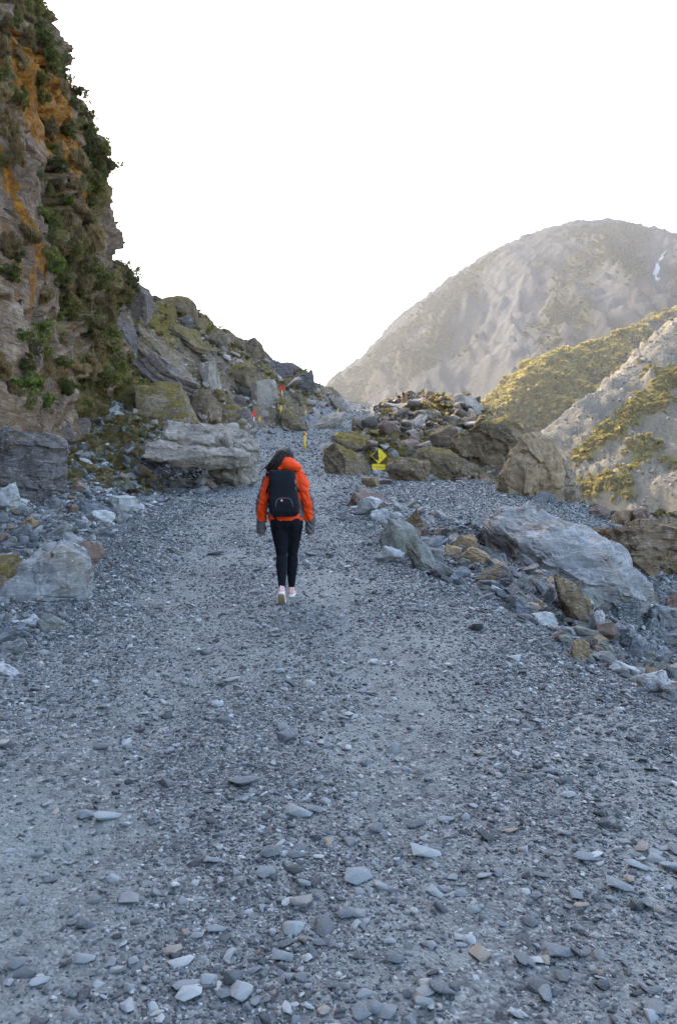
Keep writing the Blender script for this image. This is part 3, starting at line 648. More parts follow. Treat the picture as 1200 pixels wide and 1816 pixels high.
# rock mound right of the path
MG = 'big rocks of the mound right of the path'
for a in [
    (878, 768, 994, 893, 26.3, 'tan', 'big boulder with a broad broken tan face at the right end of the mound', dict(cuts=10, keep=(.5, .85), seed=73, sub=6, rough=.12, block=.08, tilt=(.5, .5, .4), depth=.9)),
    (800, 745, 965, 850, 28.5, 'mossy', 'dark moss stained outcrop left of the tan faced boulder', dict(cuts=14, seed=74, sub=6, block=.09, tilt=(0, .4, 0), flat=(1, .8, .6))),
    (782, 700, 873, 752, 40.5, 'layered', 'pale rock at the sunlit top of the mound', dict(cuts=12, block=.08, seed=75)),
    (571, 785, 668, 848, 29.5, 'mossy', 'dark layered mossy outcrop behind the yellow warning sign', dict(tilt=(.35, .25, 0), seed=76, flat=(1, .8, .5), strata=.07, layers=8)),
    (590, 763, 668, 800, 33.5, 'mossy', 'low mossy ledge above the outcrop behind the warning sign', dict(tilt=(.35, .2, 0), seed=77, flat=(1, .8, .4), strata=.07, layers=7)),
    (684, 808, 760, 858, 26.5, 'brown', 'brown fractured rock right of the warning sign', dict(cuts=14, seed=78, block=.1)),
    (735, 790, 830, 856, 27.5, 'mossy', 'brown and green rock in the middle of the mound foot', dict(cuts=14, seed=79, block=.1)),
    (724, 733, 758, 760, 37, 'grey', 'pale grey flat slab tilted near the top of the mound', dict(tilt=(.4, -.3, 0), seed=80, **SL)),
    (690, 715, 735, 745, 42, 'layered', 'pale brown block among the rubble left of the mound top', dict(cuts=9)),
    (740, 700, 775, 722, 45.5, 'brown', 'small brown rock on the left shoulder of the mound skyline', dict(cuts=9)),
    (668, 745, 712, 775, 36.5, 'rust', 'pinkish brown rock beside the upper path', dict(cuts=9)),
    (760, 752, 812, 790, 34, 'brown', 'dark brown rock on the mound above the mossy middle', dict(cuts=11)),
    (700, 778, 748, 806, 31, 'rust', 'reddish rock low on the mound above the brown fractured one', dict(cuts=9)),
    (838, 735, 900, 772, 34.5, 'mossy', 'moss spotted rock on the right shoulder of the mound skyline', dict(cuts=12, block=.08)),
    (685, 798, 712, 820, 29.5, 'grey', 'small grey block right behind the warning sign', dict(cuts=8)),
    (925, 872, 985, 905, 25.5, 'blue', 'dark blue rock lying under the tan faced boulder', dict(cuts=8, flat=(1, .7, .5)))]:
    kw = dict(a[7]); dp = kw.pop('depth', .8)
    boulder(*a[:6], a[6], MG, sink=.3, auto=a[4] < 40, depth=dp, **kw)
# rocks between the path and the gully on the right
RG = 'rocks dumped along the right edge of the path'
for a in [
    (670, 915, 742, 990, 13.2, 'green', 'large green grey wedge shaped rock standing at the right path edge', dict(cuts=6, keep=(.35, .7), seed=91, flat=(1, .5, .8), tilt=(.2, .35, .3))),
    (716, 945, 778, 1018, 12.4, 'green', 'green grey slab leaning down beside the wedge rock', dict(cuts=6, keep=(.4, .7), seed=92, flat=(1, .4, .5), tilt=(.2, .8, .2))),
    (714, 902, 757, 952, 14, 'brown', 'brown mossy rock behind the green wedge', dict(cuts=8)),
    (786, 963, 820, 991, 13, 'tan', 'small orange tan stone left of the long tan one', dict(cuts=10, keep=(.7, .9))),
    (810, 968, 871, 1007, 12.6, 'tan', 'long smooth orange tan stone among the grey rocks', dict(cuts=8, keep=(.7, .9), tilt=(0, .25, .2), flat=(1, .6, .55))),
    (848, 1005, 907, 1042, 11.6, 'dark', 'rounded dark brown grey rock below the long tan stone', dict(cuts=8, keep=(.65, .9), flat=(1, .8, .7))),
    (890, 1053, 947, 1090, 10.6, 'blue', 'slate blue angular rock at the path side of the pile', dict(cuts=7, keep=(.4, .8))),
    (980, 1020, 1052, 1115, 10.6, 'mossy', 'tall leaning slab with a moss covered upper edge', dict(cuts=6, keep=(.4, .7), seed=97, flat=(1, .4, .5), tilt=(.2, .85, .2))),
    (1003, 1022, 1078, 1078, 11.6, 'green', 'broad flat green grey slab behind the leaning mossy one', dict(cuts=7, flat=(1, .8, .3), tilt=(.4, .3, 0), seed=98)),
    (1078, 1058, 1134, 1110, 10.8, 'striped', 'dark rock with white veins beside the gully', dict(cuts=8)),
    (1130, 1072, 1170, 1118, 10.6, 'striped', 'narrow striped slab tilted up at the gully edge', dict(cuts=6, flat=(1, .5, .3), tilt=(0, -.8, 0))),
    (1046, 1080, 1072, 1122, 10.2, 'pale', 'upright pale rock right of the leaning mossy slab', dict(cuts=8)),
    (1064, 1104, 1112, 1132, 9.7, 'blue', 'smooth blue grey stone in the lower pile', dict(cuts=8, keep=(.6, .9), flat=(1, .8, .5))),
    (1005, 1130, 1044, 1170, 8.7, 'tan', 'yellowish tan block at the lower front of the pile', dict(cuts=8)),
    (1060, 1130, 1090, 1170, 8.9, 'green', 'green grey wedge leaning at the lower front of the pile', dict(cuts=6, keep=(.4, .8), flat=(1, .6, .5), tilt=(0, .7, 0))),
    (1098, 1120, 1138, 1160, 9.1, 'blue', 'steel blue angular block beside the green wedge', dict(cuts=6, keep=(.4, .8))),
    (1150, 1118, 1215, 1150, 9.2, 'grey', 'flat grey rock at the right edge above the gully', dict(cuts=8, flat=(1, .8, .4))),
    (1160, 1075, 1215, 1118, 10.5, 'grey', 'stack of banded grey rock at the right edge', dict(cuts=9, strata=.08)),
    (1178, 1050, 1212, 1085, 11.2, 'rust', 'brown block at the right edge beside the gully', dict(cuts=8)),
    (1128, 1188, 1185, 1232, 6.5, 'pale', 'pale greenish rock at the right edge of the path', dict(cuts=8, flat=(1, .8, .6))),
    (1080, 1170, 1130, 1200, 7.3, 'pale', 'low pale rock set in the gravel edge', dict(cuts=8, flat=(1, .8, .5))),
    (1168, 1212, 1202, 1240, 6.2, 'grey', 'grey round rock at the right edge of the frame', dict(cuts=10, keep=(.7, .9))),
    (940, 1085, 985, 1112, 9.9, 'pale', 'whitish rounded rock in front of the mossy slab', dict(cuts=9, keep=(.6, .9))),
    (985, 1110, 1020, 1135, 9.3, 'grey', 'banded grey rock in the front row of the pile', dict(cuts=8)),
    (908, 1020, 962, 1052, 11.6, 'green', 'flat greenish rock behind the slate blue one', dict(cuts=8, flat=(1, .8, .5))),
    (862, 980, 905, 1010, 12.6, 'blue', 'blue grey rock right of the long tan stone', dict(cuts=8)),
    (962, 1040, 985, 1070, 11.2, 'blue', 'narrow blue rock left of the leaning mossy slab', dict(cuts=7)),
    (664, 965, 720, 1000, 12.2, 'pale', 'light grey rock at the foot of the green wedge', dict(cuts=8, flat=(1, .8, .55))),
    (640, 885, 690, 905, 17, 'rust', 'brownish flat stone at the top of the rock pile', dict(cuts=9)),
    (655, 900, 690, 925, 15.5, 'pale', 'white grey stone above the green wedge', dict(cuts=9)),
    (1120, 902, 1153, 942, 19.2, 'rust', 'rust red block with a pale foot on the far ledge', dict(cuts=7, keep=(.45, .8))),
    (1040, 895, 1085, 918, 20.2, 'rust', 'low reddish rock on the far ledge left of the red block', dict(cuts=9)),
    (1085, 905, 1122, 935, 19.6, 'tan', 'tan brown rock between the two red ones on the ledge', dict(cuts=9)),
    (640, 847, 700, 862, 24.2, 'dark', 'flat dark stones piled round the foot of the warning sign', dict(cuts=9, flat=(1, .8, .4)))]:
    boulder(*a[:6], a[6], RG, sink=.3, auto=True, hull=15, name='rock', cat='rock', **a[7])
boulder(868, 902, 1128, 1056, 12.2, 'slab', 'broad smooth swirled grey bedrock slab right of the rock pile', depth=1.5, sink=.15, seed=101, sub=6, boxy=2.2, flat=(1, 1.3, .42), tilt=(.3, .26, .3), strata=.012, layers=7, rough=.16, block=.04, cuts=6, keep=(.55, .8), name='bedrock_slab', cat='rock slab')
boulder(1045, 925, 1290, 1040, 16.4, 'brown', 'brown undercut rock ledge with moss and grass at the right edge', depth=.7, sink=.25, seed=103, sub=6, boxy=4, flat=(1, .8, .5), tilt=(-.1, .05, .15), strata=.03, layers=5, rough=.1, block=.12, name='rock_ledge', cat='rock ledge')
boulder(935, 905, 1010, 985, 16.8, 'slab', 'grey streaked rock hump rising behind the swirled slab', depth=1.2, sink=.4, seed=104, sub=5, flat=(1, 1, .5), tilt=(0, .4, 0))
# rocks along the left side
LG = 'loose rocks left of the path'
for a in [
    (30, 915, 66, 936, 12.5, 'tan', 'cream coloured stone lying left of the path', dict(cuts=8, keep=(.6, .9), flat=(1, .7, .6))),
    (-12, 855, 36, 900, 13.6, 'pale', 'light grey block at the left edge under the dark boulder', dict(cuts=7)),
    (24, 930, 72, 965, 11.6, 'blue', 'blue grey rock with a smooth face near the left edge', dict(cuts=8)),
    (82, 928, 134, 960, 11.7, 'grey', 'dark grey leaning rock left of the path', dict(cuts=7, flat=(1, .6, .5), tilt=(0, -.5, 0))),
    (112, 945, 146, 975, 11.2, 'grey', 'grey block beside the dark leaning rock', dict(cuts=8)),
    (70, 958, 108, 990, 10.6, 'green', 'pale green angular rock behind the rusty streaked one', dict(cuts=6, keep=(.4, .8))),
    (140, 885, 200, 915, 14.5, 'blue', 'blue grey rock in the hollow between the two big boulders', dict(cuts=8)),
    (195, 878, 245, 910, 15, 'pale', 'whitish crumbly rock at the path edge below the overhang', dict(cuts=11)),
    (72, 880, 118, 910, 14.2, 'grey', 'white streaked grey rock under the dark boulder', dict(cuts=9)),
    (160, 905, 205, 930, 13.4, 'pale', 'pale flat rock at the left edge of the path', dict(cuts=9, flat=(1, .8, .5))),
    (66, 1086, 112, 1118, 8.0, 'green', 'green grey block in front of the swirled slab', dict(cuts=7)),
    (32, 1090, 68, 1115, 7.9, 'pale', 'small pale block at the left path edge', dict(cuts=7)),
    (-10, 1105, 46, 1140, 7.4, 'blue', 'blue striped rock at the left frame edge', dict(cuts=7, flat=(1, .6, .5), tilt=(0, -.4, 0))),
    (-10, 1130, 52, 1160, 7.0, 'grey', 'low grey rock in the gravel at the left frame edge', dict(cuts=8, flat=(1, .8, .5))),
    (-12, 1176, 34, 1200, 6.0, 'pale', 'pale stone at the left frame edge below the others', dict(cuts=8, flat=(1, .8, .5))),
    (352, 842, 378, 862, 20.6, 'pale', 'round grey stone below the big flat boulder', dict(cuts=10, keep=(.7, .9))),
    (300, 848, 345, 868, 20.3, 'grey', 'crumbly grey rock under the overhanging boulder', dict(cuts=10)),
    (205, 905, 232, 925, 14, 'grey', 'small grey rock right of the pale flat one', dict(cuts=9))]:
    boulder(*a[:6], a[6], LG, sink=.3, auto=True, hull=15, name='rock', cat='rock', **a[7])

# ------------------------------------------------------------------ stones and gravel
def stone_mat(name, stops, warmth=.5):
    s = NT(name); r = s.rnd(); v = s.obj()
    c = s.ramp(r, stops)
    n = s.noise(v, 30, 4, .65)
    c = s.mix(s.math('MULTIPLY', s.step(n, .4, .7), .45), c, s.mix(.55, c, (.05, .055, .06)))
    vn = s.noise(s.mapv(v, (12, 12, 40)), 1.0, 2, .5, 1.0)
    vm = s.math('SUBTRACT', 1.0, s.step(s.math('ABSOLUTE', s.math('SUBTRACT', vn, .5)), .004, .03))
    c = s.mix(s.math('MULTIPLY', vm, .3), c, (.5, .5, .5))
    s.fin(c, .8, s.bump(s.noise(v, 70, 4, .7), .35, .01), .35)
    return s.m
G_STOPS = [(0, (.023, .025, .026)), (.32, (.058, .062, .064)), (.55, (.12, .127, .126)), (.74, (.21, .219, .213)), (.86, (.38, .38, .365)), (.91, (.2, .155, .11)), (.94, (.12, .13, .15)), (1, (.5, .5, .48))]
M_STONE = stone_mat('gravel_stone', G_STOPS)
M_BIGST = stone_mat('loose_stone', [(0, (.07, .078, .08)), (.25, (.125, .137, .14)), (.5, (.185, .2, .2)), (.75, (.26, .275, .27)), (.88, (.36, .365, .35)), (.94, (.25, .2, .14)), (1, (.16, .175, .19))])
M_TSTONE = stone_mat('talus_stone', [(0, (.055, .041, .028)), (.3, (.135, .103, .073)), (.55, (.22, .18, .138)), (.75, (.28, .25, .21)), (.88, (.2, .13, .085)), (1, (.36, .33, .285))])

def proto(name, seed, dims, sub, mat_, **kw):
    me = hull_mesh(name, seed, dims, {2: 13, 3: 15, 4: 16}[sub], bev={2: .05, 3: .085, 4: .035}[sub], p_=2.6 if sub < 4 else 3.2, fine=0 if sub < 4 else 2, rough=0 if sub < 4 else .045)
    if sub < 4: me.polygons.foreach_set('use_smooth', np.ones(len(me.polygons), bool)); smooth_by_angle(me, 46)
    me.materials.append(mat_); return me
def scatter(name, meshes, pts, rots, scales, idx, parent=None):
    """one object that carries thousands of stones or tufts: an instance of one of the meshes on every point"""
    me = bpy.data.meshes.new(name); me.vertices.add(len(pts)); me.vertices.foreach_set('co', np.ascontiguousarray(pts, dtype=np.float32).ravel())
    for an, typ, dat, key in (('rot', 'FLOAT_VECTOR', rots, 'vector'), ('size', 'FLOAT_VECTOR', scales, 'vector'), ('pick', 'INT', idx, 'value')):
        a = me.attributes.new(an, typ, 'POINT'); a.data.foreach_set(key, np.ascontiguousarray(dat, dtype=np.int32 if typ == 'INT' else np.float32).ravel())
    o = link(name, me, None, parent)
    g = bpy.data.node_groups.new(name + '_scatter', 'GeometryNodeTree')
    g.interface.new_socket('Geometry', in_out='INPUT', socket_type='NodeSocketGeometry'); g.interface.new_socket('Geometry', in_out='OUTPUT', socket_type='NodeSocketGeometry')
    gi, go = g.nodes.new('NodeGroupInput'), g.nodes.new('NodeGroupOutput')
    inst = g.nodes.new('GeometryNodeInstanceOnPoints'); m2p = g.nodes.new('GeometryNodeMeshToPoints')
    g.links.new(gi.outputs[0], m2p.inputs[0]); g.links.new(m2p.outputs[0], inst.inputs['Points'])
    g2i = g.nodes.new('GeometryNodeJoinGeometry')
    for m in reversed(meshes):
        po = bpy.data.objects.new(m.name + '_source', m)
        oi = g.nodes.new('GeometryNodeObjectInfo'); oi.inputs['Object'].default_value = po; oi.inputs['As Instance'].default_value = True
        g.links.new(oi.outputs['Geometry'], g2i.inputs[0])
    g.links.new(g2i.outputs[0], inst.inputs['Instance']); inst.inputs['Pick Instance'].default_value = True
    for an, dt, sock in (('pick', 'INT', 'Instance Index'), ('rot', 'FLOAT_VECTOR', 'Rotation'), ('size', 'FLOAT_VECTOR', 'Scale')):
        na = g.nodes.new('GeometryNodeInputNamedAttribute'); na.data_type = dt; na.inputs['Name'].default_value = an
        if an == 'rot':
            e2r = g.nodes.new('FunctionNodeEulerToRotation'); g.links.new(na.outputs[0], e2r.inputs[0]); g.links.new(e2r.outputs[0], inst.inputs[sock])
        else: g.links.new(na.outputs[0], inst.inputs[sock])
    g.links.new(inst.outputs[0], go.inputs[0])
    o.modifiers.new('scatter', 'NODES').node_group = g
    return o

rng = np.random.default_rng(4)
GP = [proto('pebble', 300 + k, (1, d, h), 2, M_STONE, cuts=c, keep=kp) for k, (d, h, c, kp) in enumerate([(.75, .42, 9, (.5, .85)), (.6, .3, 7, (.45, .8)), (.85, .5, 10, (.6, .9)), (.5, .28, 7, (.5, .85)), (.7, .36, 6, (.4, .75)), (.8, .6, 9, (.55, .9)), (.65, .22, 7, (.45, .8))])]
def spread(n_try, y0, y1, xlo, xhi, s0, s1, cover, seed):
    """sample points with stone size s0 + s1*y so that they cover a share of the ground"""
    r = np.random.default_rng(seed); ysx = np.linspace(y0, y1, 400); s = s0 + s1 * ysx
    wid = np.maximum(xhi(ysx) - xlo(ysx), 0); dens = cover * wid / (.42 * s * s)
    cum = np.cumsum(dens) * (ysx[1] - ysx[0]); n = int(min(cum[-1], n_try))
    y = np.interp(r.random(n) * cum[-1], cum, ysx); x = xlo(y) + r.random(n) * (xhi(y) - xlo(y))
    return x, y, (s0 + s1 * y) * np.exp(r.normal(0, .42, n)), r
vis = lambda y, m=.8: (.4333 * y + m)
xl = lambda y: np.maximum(le(y) - .6, -vis(y)); xr = lambda y: np.minimum(re_(y) + .7, vis(y))
def lay(x, y, s, r, sinkf=.06, tilt=.25):
    n = len(x); z = H(x, y)
    rots = np.c_[r.normal(0, tilt, n), r.normal(0, tilt, n), r.random(n) * 6.283]
    sc = np.c_[s, s * r.uniform(.8, 1.2, n), s * r.uniform(.7, 1.2, n)]
    return np.c_[x, y, z + s * sinkf], rots, sc
parts = []
for args in ((260000, 1.7, 26, xl, xr, .0065, .00135, .42, 1), (60000, 1.7, 22, xl, xr, .013, .0020, .15, 2), (9000, 1.7, 20, xl, xr, .03, .003, .035, 3)):
    x, y, s, r = spread(*args)
    mid_ = (le(y) + re_(y)) / 2; cov = .78 - .55 * (np.exp(-((x - mid_ - .8) / .42) ** 2) + np.exp(-((x - mid_ + .8) / .42) ** 2)) - .2 * sstep(8, 16, y) + .9 * noise3(np.c_[x * .9, y * .5, x * 0], 7) + .45 * sstep(-.9, .2, np.maximum(le(y) - x, x - re_(y))) + .12 * noise3(np.c_[x * 4, y * 3, x * 0], 8)
    m = r.random(len(x)) < np.clip(cov, .2, 1)
    parts.append(lay(x[m], y[m], s[m], r))
x, y, s, r = spread(40000, 26, 56, lambda y: le(y) - .2, lambda y: re_(y) + .2, .02, .0012, .18, 4); parts.append(lay(x, y, s, r))
A, B, C_ = (np.concatenate(t) for t in zip(*parts))
grav = scatter('gravel', GP, A, B, C_, rng.integers(0, len(GP), len(A)), path); tag(grav, kind='stuff')
# darker, coarser chippings pushed up along both edges of the track
M_DSTONE = stone_mat('dark_gravel_stone', [(0, (.02, .024, .026)), (.4, (.05, .058, .061)), (.75, (.10, .112, .114)), (.92, (.2, .21, .205)), (1, (.33, .33, .31))])
DP = [proto('dark_pebble', 320 + k, (1, d, h), 2, M_DSTONE) for k, (d, h) in enumerate([(.75, .42), (.6, .3), (.85, .5), (.7, .36)])]
parts = []
for xlo, xhi, sd in ((lambda y: np.maximum(le(y) - .35, -vis(y)), lambda y: np.maximum(le(y) + 1.5, -vis(y) + .05), 5), (lambda y: np.minimum(re_(y) - 1.5, vis(y) - .05), lambda y: np.minimum(re_(y) + .4, vis(y)), 6)):
    for s0, cv in ((.010, .6), (.022, .3)):
        x, y, s, r = spread(70000, 2.3, 19, xlo, xhi, s0, .0013, cv, sd + int(s0 * 1000)); dd = np.maximum(le(y) - x, x - re_(y)) - .05
        m = r.random(len(x)) < np.clip(np.exp(-(dd / .55) ** 2) * (.85 + .9 * noise3(np.c_[x * 1.1, y * .55, x * 0], 9)) + .35 * noise3(np.c_[x * 3, y * 2, x * 0], 10), 0, 1); parts.append(lay(x[m], y[m], s[m], r, .1, .35))
A, B, C_ = (np.concatenate(t) for t in zip(*parts))
tag(scatter('edge_gravel', DP, A, B, C_, rng.integers(0, len(DP), len(A)), path), kind='stuff')
x, y, s, r = spread(40000, 14.5, 26.5, lambda y: re_(y) + .3, lambda y: np.full_like(y, 7.0), .022, .001, .45, 15); m = tongue_at(x, y) > .3
tag(scatter('gravel', GP, *lay(x[m], y[m], s[m], r, .08, .3), rng.integers(0, len(GP), int(m.sum())), terrace), kind='stuff')
# gravel and chips on the rough ground either side
parts = []
for xlo, xhi, y0, y1, s0, s1, cv, sd in ((lambda y: re_(y) + .5, lambda y: np.minimum(vis(y, 2), 8), 4.5, 25.5, .02, .0022, .5, 11), (lambda y: np.maximum(-vis(y, 2), -9), lambda y: le(y) - .4, 6, 32, .02, .0022, .42, 12),
                                         (lambda y: re_(y) + .3, lambda y: np.minimum(vis(y, 2), 8), 4.5, 24, .06, .004, .22, 13), (lambda y: np.maximum(-vis(y, 2), -8), lambda y: le(y) - .3, 6, 24, .06, .004, .22, 14)):
    x, y, s, r = spread(60000, y0, y1, xlo, xhi, s0, s1, cv, sd); m = tongue_at(x, y) < .4; x, y, s = x[m], y[m], s[m]
    parts.append(lay(x, y, s, r, .1, .4))
A, B, C_ = (np.concatenate(t) for t in zip(*parts))
tag(scatter('rubble_chips', GP, A, B, C_, rng.integers(0, len(GP), len(A)), ground), kind='stuff')
TP = [proto('talus_stone', 340 + k, (1, d, h), 3, M_TSTONE, cuts=c, keep=kp, flat=(1, 1, 1)) for k, (d, h, c, kp) in enumerate([(.75, .5, 8, (.4, .8)), (.6, .35, 7, (.4, .75)), (.8, .65, 9, (.5, .85)), (.7, .3, 6, (.4, .7)), (.9, .55, 8, (.45, .8))])]
for nm, par, xlo, xhi, y0, y1, sd in (('talus_rubble', talus_slope, lambda y: np.full_like(y, -13.0), lambda y: le(y) - .4, 30, 54, 21), ('mound_rubble', mound, lambda y: re_(y) + .5, lambda y: np.interp(y, [25, 30, 45, 54], [8, 9, 10, 8]), 26, 52, 22)):
    parts = []
    for s0, cv in ((.09, .16), (.20, .06)):
        x, y, s, r = spread(30000, y0, y1, xlo, xhi, s0, .0008, cv, sd + int(s0 * 100)); parts.append(lay(x, y, s, r, .1, .5))
    A, B, C_ = (np.concatenate(t) for t in zip(*parts))
    tag(scatter(nm, TP, A, B, C_, rng.integers(0, len(TP), len(A)), par), kind='stuff')

# the stones that show largest, one object each
BP = [proto('stone', 360 + k, (1, d, h), 3, M_BIGST, cuts=c, keep=kp) for k, (d, h, c, kp) in enumerate([(.7, .3, 7, (.4, .8)), (.55, .25, 6, (.4, .75)), (.8, .45, 8, (.5, .85)), (.65, .2, 6, (.35, .7)), (.75, .38, 9, (.55, .9)), (.9, .5, 9, (.6, .9))])]
def place_stone(px, py, wpx, k=None, rz=None, parent=path, sinkf=.1, meshes=BP, r=rng, tilt=.12, matl=None):
    p = ground_at(px, py + wpx * .12); s = wpx / F * p[1]
    me = meshes[int(r.integers(0, len(meshes))) if k is None else k]
    o = link('stone', me, None, parent, (p[0], p[1], p[2] + s * sinkf), (r.normal(0, tilt), r.normal(0, tilt), r.random() * 6.28 if rz is None else rz), (s, s * r.uniform(.85, 1.15), s * r.uniform(.8, 1.15)))
    return o
PST = [(435, 1383, 66, 3, .2), (530, 1437, 52, 0, -.3), (190, 1448, 56, 1, .5), (153, 1446, 34, 2, .2), (632, 1557, 60, 4, .4), (755, 1508, 54, 0, .2), (481, 1514, 44, 4, 0), (470, 1550, 40, 4, .2), (380, 1527, 34, 0, .1), (535, 1600, 46, 5, 1.2),
       (519, 1645, 46, 2, .8), (505, 1695, 46, 0, .2), (385, 1646, 42, 1, .2), (322, 1705, 44, 0, .9), (332, 1745, 54, 1, .3), (370, 1737, 38, 2, .9), (335, 1762, 50, 4, .1), (155, 1640, 40, 0, .1), (150, 1697, 40, 0, .1), (785, 1755, 60, 3, -.4),
       (750, 1775, 34, 5, 0), (925, 1705, 46, 1, 1.0), (965, 1765, 60, 1, 1.2), (995, 1686, 54, 0, .1), (1100, 1568, 52, 0, -.1), (1130, 1536, 44, 1, -.3), (1162, 1522, 34, 2, 0), (1185, 1538, 32, 5, .2), (960, 1552, 34, 3, -.7), (1040, 1520, 54, 1, .1),
       (905, 1475, 30, 3, 0), (1007, 1412, 28, 4, 0), (980, 1370, 34, 0, 0), (790, 1455, 34, 1, .2), (838, 1616, 28, 2, 0), (890, 1642, 26, 1, 0), (1150, 1608, 30, 3, 0), (1030, 1607, 30, 1, 0), (815, 1586, 26, 4, 0), (720, 1363, 20, 2, 0),
       (412, 1205, 34, 3, 0), (547, 1212, 28, 2, 0), (398, 1276, 28, 5, 0), (610, 1272, 22, 0, 0), (495, 1190, 20, 5, 0), (385, 980, 36, 3, 0), (457, 1048, 32, 0, 0), (358, 1245, 20, 1, 0), (560, 1435, 36, 0, 0), (180, 1325, 30, 1, 0), (255, 1265, 20, 0, .3),
       (552, 982, 26, 3, 0), (733, 1080, 20, 2, 0), (430, 1160, 20, 0, 0), (675, 1573, 26, 5, 0), (540, 1565, 26, 5, 0), (600, 1750, 44, 0, .1), (90, 1560, 30, 1, .4), (70, 1740, 40, 1, .6), (200, 1560, 26, 2, .2), (40, 1600, 26, 2, 0)]
for px, py, w, k, rz in PST: place_stone(px, py, w, k, rz)
n = 0
while n < 235:
    py = 1816 - 860 * rng.random() ** 1.15; px = rng.uniform(0, 1200); w = np.interp(py, [960, 1200, 1500, 1816], [9, 13, 20, 28]) * np.exp(rng.normal(0, .3))
    p = ground_at(px, py)
    if le(p[1]) + .1 < p[0] < re_(p[1]) - .05: place_stone(px, py, w); n += 1
def pixel_stones(n, boxes, parent, meshes, wr, yr):
    k = 0; tries = 0
    while k < n and tries < 6000:
        tries += 1
        b = boxes[int(rng.integers(0, len(boxes)))]; px = rng.uniform(b[0], b[2]); py = rng.uniform(b[1], b[3]); p = ground_at(px, py)
        if (640 < px < 705 and 800 < py < 875) or not (yr[0] < p[1] < yr[1]) or le(p[1]) - .1 < p[0] < re_(p[1]) + .1: continue
        place_stone(px, py, rng.uniform(*wr) * np.exp(rng.normal(0, .25)), None, None, parent, .12, meshes, rng, .45); k += 1
RP = [proto('stone', 380 + k, (1, d, h), 4, RM[m], cuts=c, keep=(kp[0] - .1, kp[1] - .12), rough=.05) for k, (d, h, c, kp, m) in enumerate([(.7, .5, 7, (.4, .8), 'grey'), (.6, .4, 6, (.4, .75), 'blue'), (.8, .6, 8, (.5, .85), 'green'), (.65, .35, 6, (.35, .7), 'grey'), (.75, .5, 9, (.55, .9), 'pale'), (.8, .5, 8, (.5, .8), 'tan'), (.7, .45, 7, (.4, .8), 'blue'), (.8, .5, 7, (.4, .8), 'dark'), (.7, .5, 8, (.5, .8), 'grey'), (.75, .4, 7, (.4, .8), 'green'), (.7, .5, 8, (.5, .8), 'rust')])]
BAND = ([640, 700, 760, 850, 950, 1050, 1130, 1200], [878, 955, 1010, 1058, 1110, 1172, 1212, 1240])
k = 0
while k < 190:
    px = rng.uniform(636, 1200); py = float(np.interp(px, *BAND)) - rng.uniform(0, 1) ** 1.3 * np.interp(px, [640, 760, 900, 1200], [45, 70, 95, 95]); p = ground_at(px, py)
    if p[1] > 23.5 or (px > 1120 and 1040 < py < 1165): continue
    place_stone(px, py, rng.uniform(15, 40) * np.exp(rng.normal(0, .25)), None, None, ground, .14, RP, rng, .5); k += 1
pixel_stones(70, [(640, 880, 800, 960), (680, 940, 900, 1060), (820, 980, 1060, 1140), (880, 1040, 1110, 1180), (1000, 1000, 1120, 1120), (1060, 1140, 1200, 1240), (1000, 890, 1200, 960), (600, 800, 700, 860)], ground, RP, (13, 42), (4, 27))
pixel_stones(40, [(0, 860, 250, 980), (0, 940, 180, 1180), (345, 848, 450, 878)], ground, RP, (14, 34), (5, 27))
pixel_stones(200, [(0, 850, 250, 1000), (60, 700, 300, 860)], talus_slope, RP, (10, 24), (10, 33))
pixel_stones(90, [(230, 600, 480, 780), (400, 640, 620, 780)], talus_slope, TP, (10, 26), (28, 54))
pixel_stones(170, [(640, 715, 760, 800), (560, 790, 700, 850), (650, 710, 860, 760), (700, 750, 980, 880)], mound, TP, (9, 24), (25, 54))
# ------------------------------------------------------------------ plants
def leaf_mat(name, stops, trans=.35, glow=(.30, .32, .03)):
    s = NT(name); r = s.rnd(); n = s.noise(s.pos(), 2.6, 3, .6)
    c = s.ramp(s.math('ADD', s.math('MULTIPLY', r, .5), s.math('MULTIPLY', n, .55)), stops)
    s.fin(c, .6, None, .25)
    tr = s.n('ShaderNodeBsdfTranslucent', Color=s.mix(.25, c, glow))
    ms = s.n('ShaderNodeMixShader'); s.put(ms.inputs[0], trans)
    s.t.links.new(s.b.outputs[0], ms.inputs[1]); s.t.links.new(tr.outputs[0], ms.inputs[2]); s.t.links.new(ms.outputs[0], s.out.inputs[0])
    return s.m
M_LEAF = leaf_mat('shrub_leaves', [(.2, (.05, .055, .012)), (.5, (.115, .112, .026)), (.8, (.2, .18, .05))])
M_LEAFB = leaf_mat('bright_leaves', [(.2, (.06, .085, .014)), (.5, (.12, .16, .025)), (.8, (.19, .21, .04))])
M_DRY = leaf_mat('dry_scrub', [(.2, (.09, .058, .023)), (.5, (.195, .125, .05)), (.8, (.31, .21, .09))], .3)
M_LIT = leaf_mat('sunlit_gold_leaves', [(.2, (.11, .10, .02)), (.5, (.21, .18, .042)), (.8, (.34, .28, .075))], .6, (.6, .46, .08))  # yellow green leaves, with golden sunlight put into base colour and translucency
M_FAR = leaf_mat('far_scrub', [(.2, (.02, .021, .008)), (.5, (.036, .036, .013)), (.8, (.058, .053, .02))], .2)
M_GRASS = leaf_mat('grass_blades', [(.2, (.2, .165, .07)), (.5, (.31, .25, .12)), (.8, (.42, .35, .19))], .4)
s = NT('twig_bark'); M_BARK = s.fin(s.ramp(s.noise(s.pos(), 20), [(.3, (.05, .038, .028)), (.7, (.13, .105, .08))]), .9)

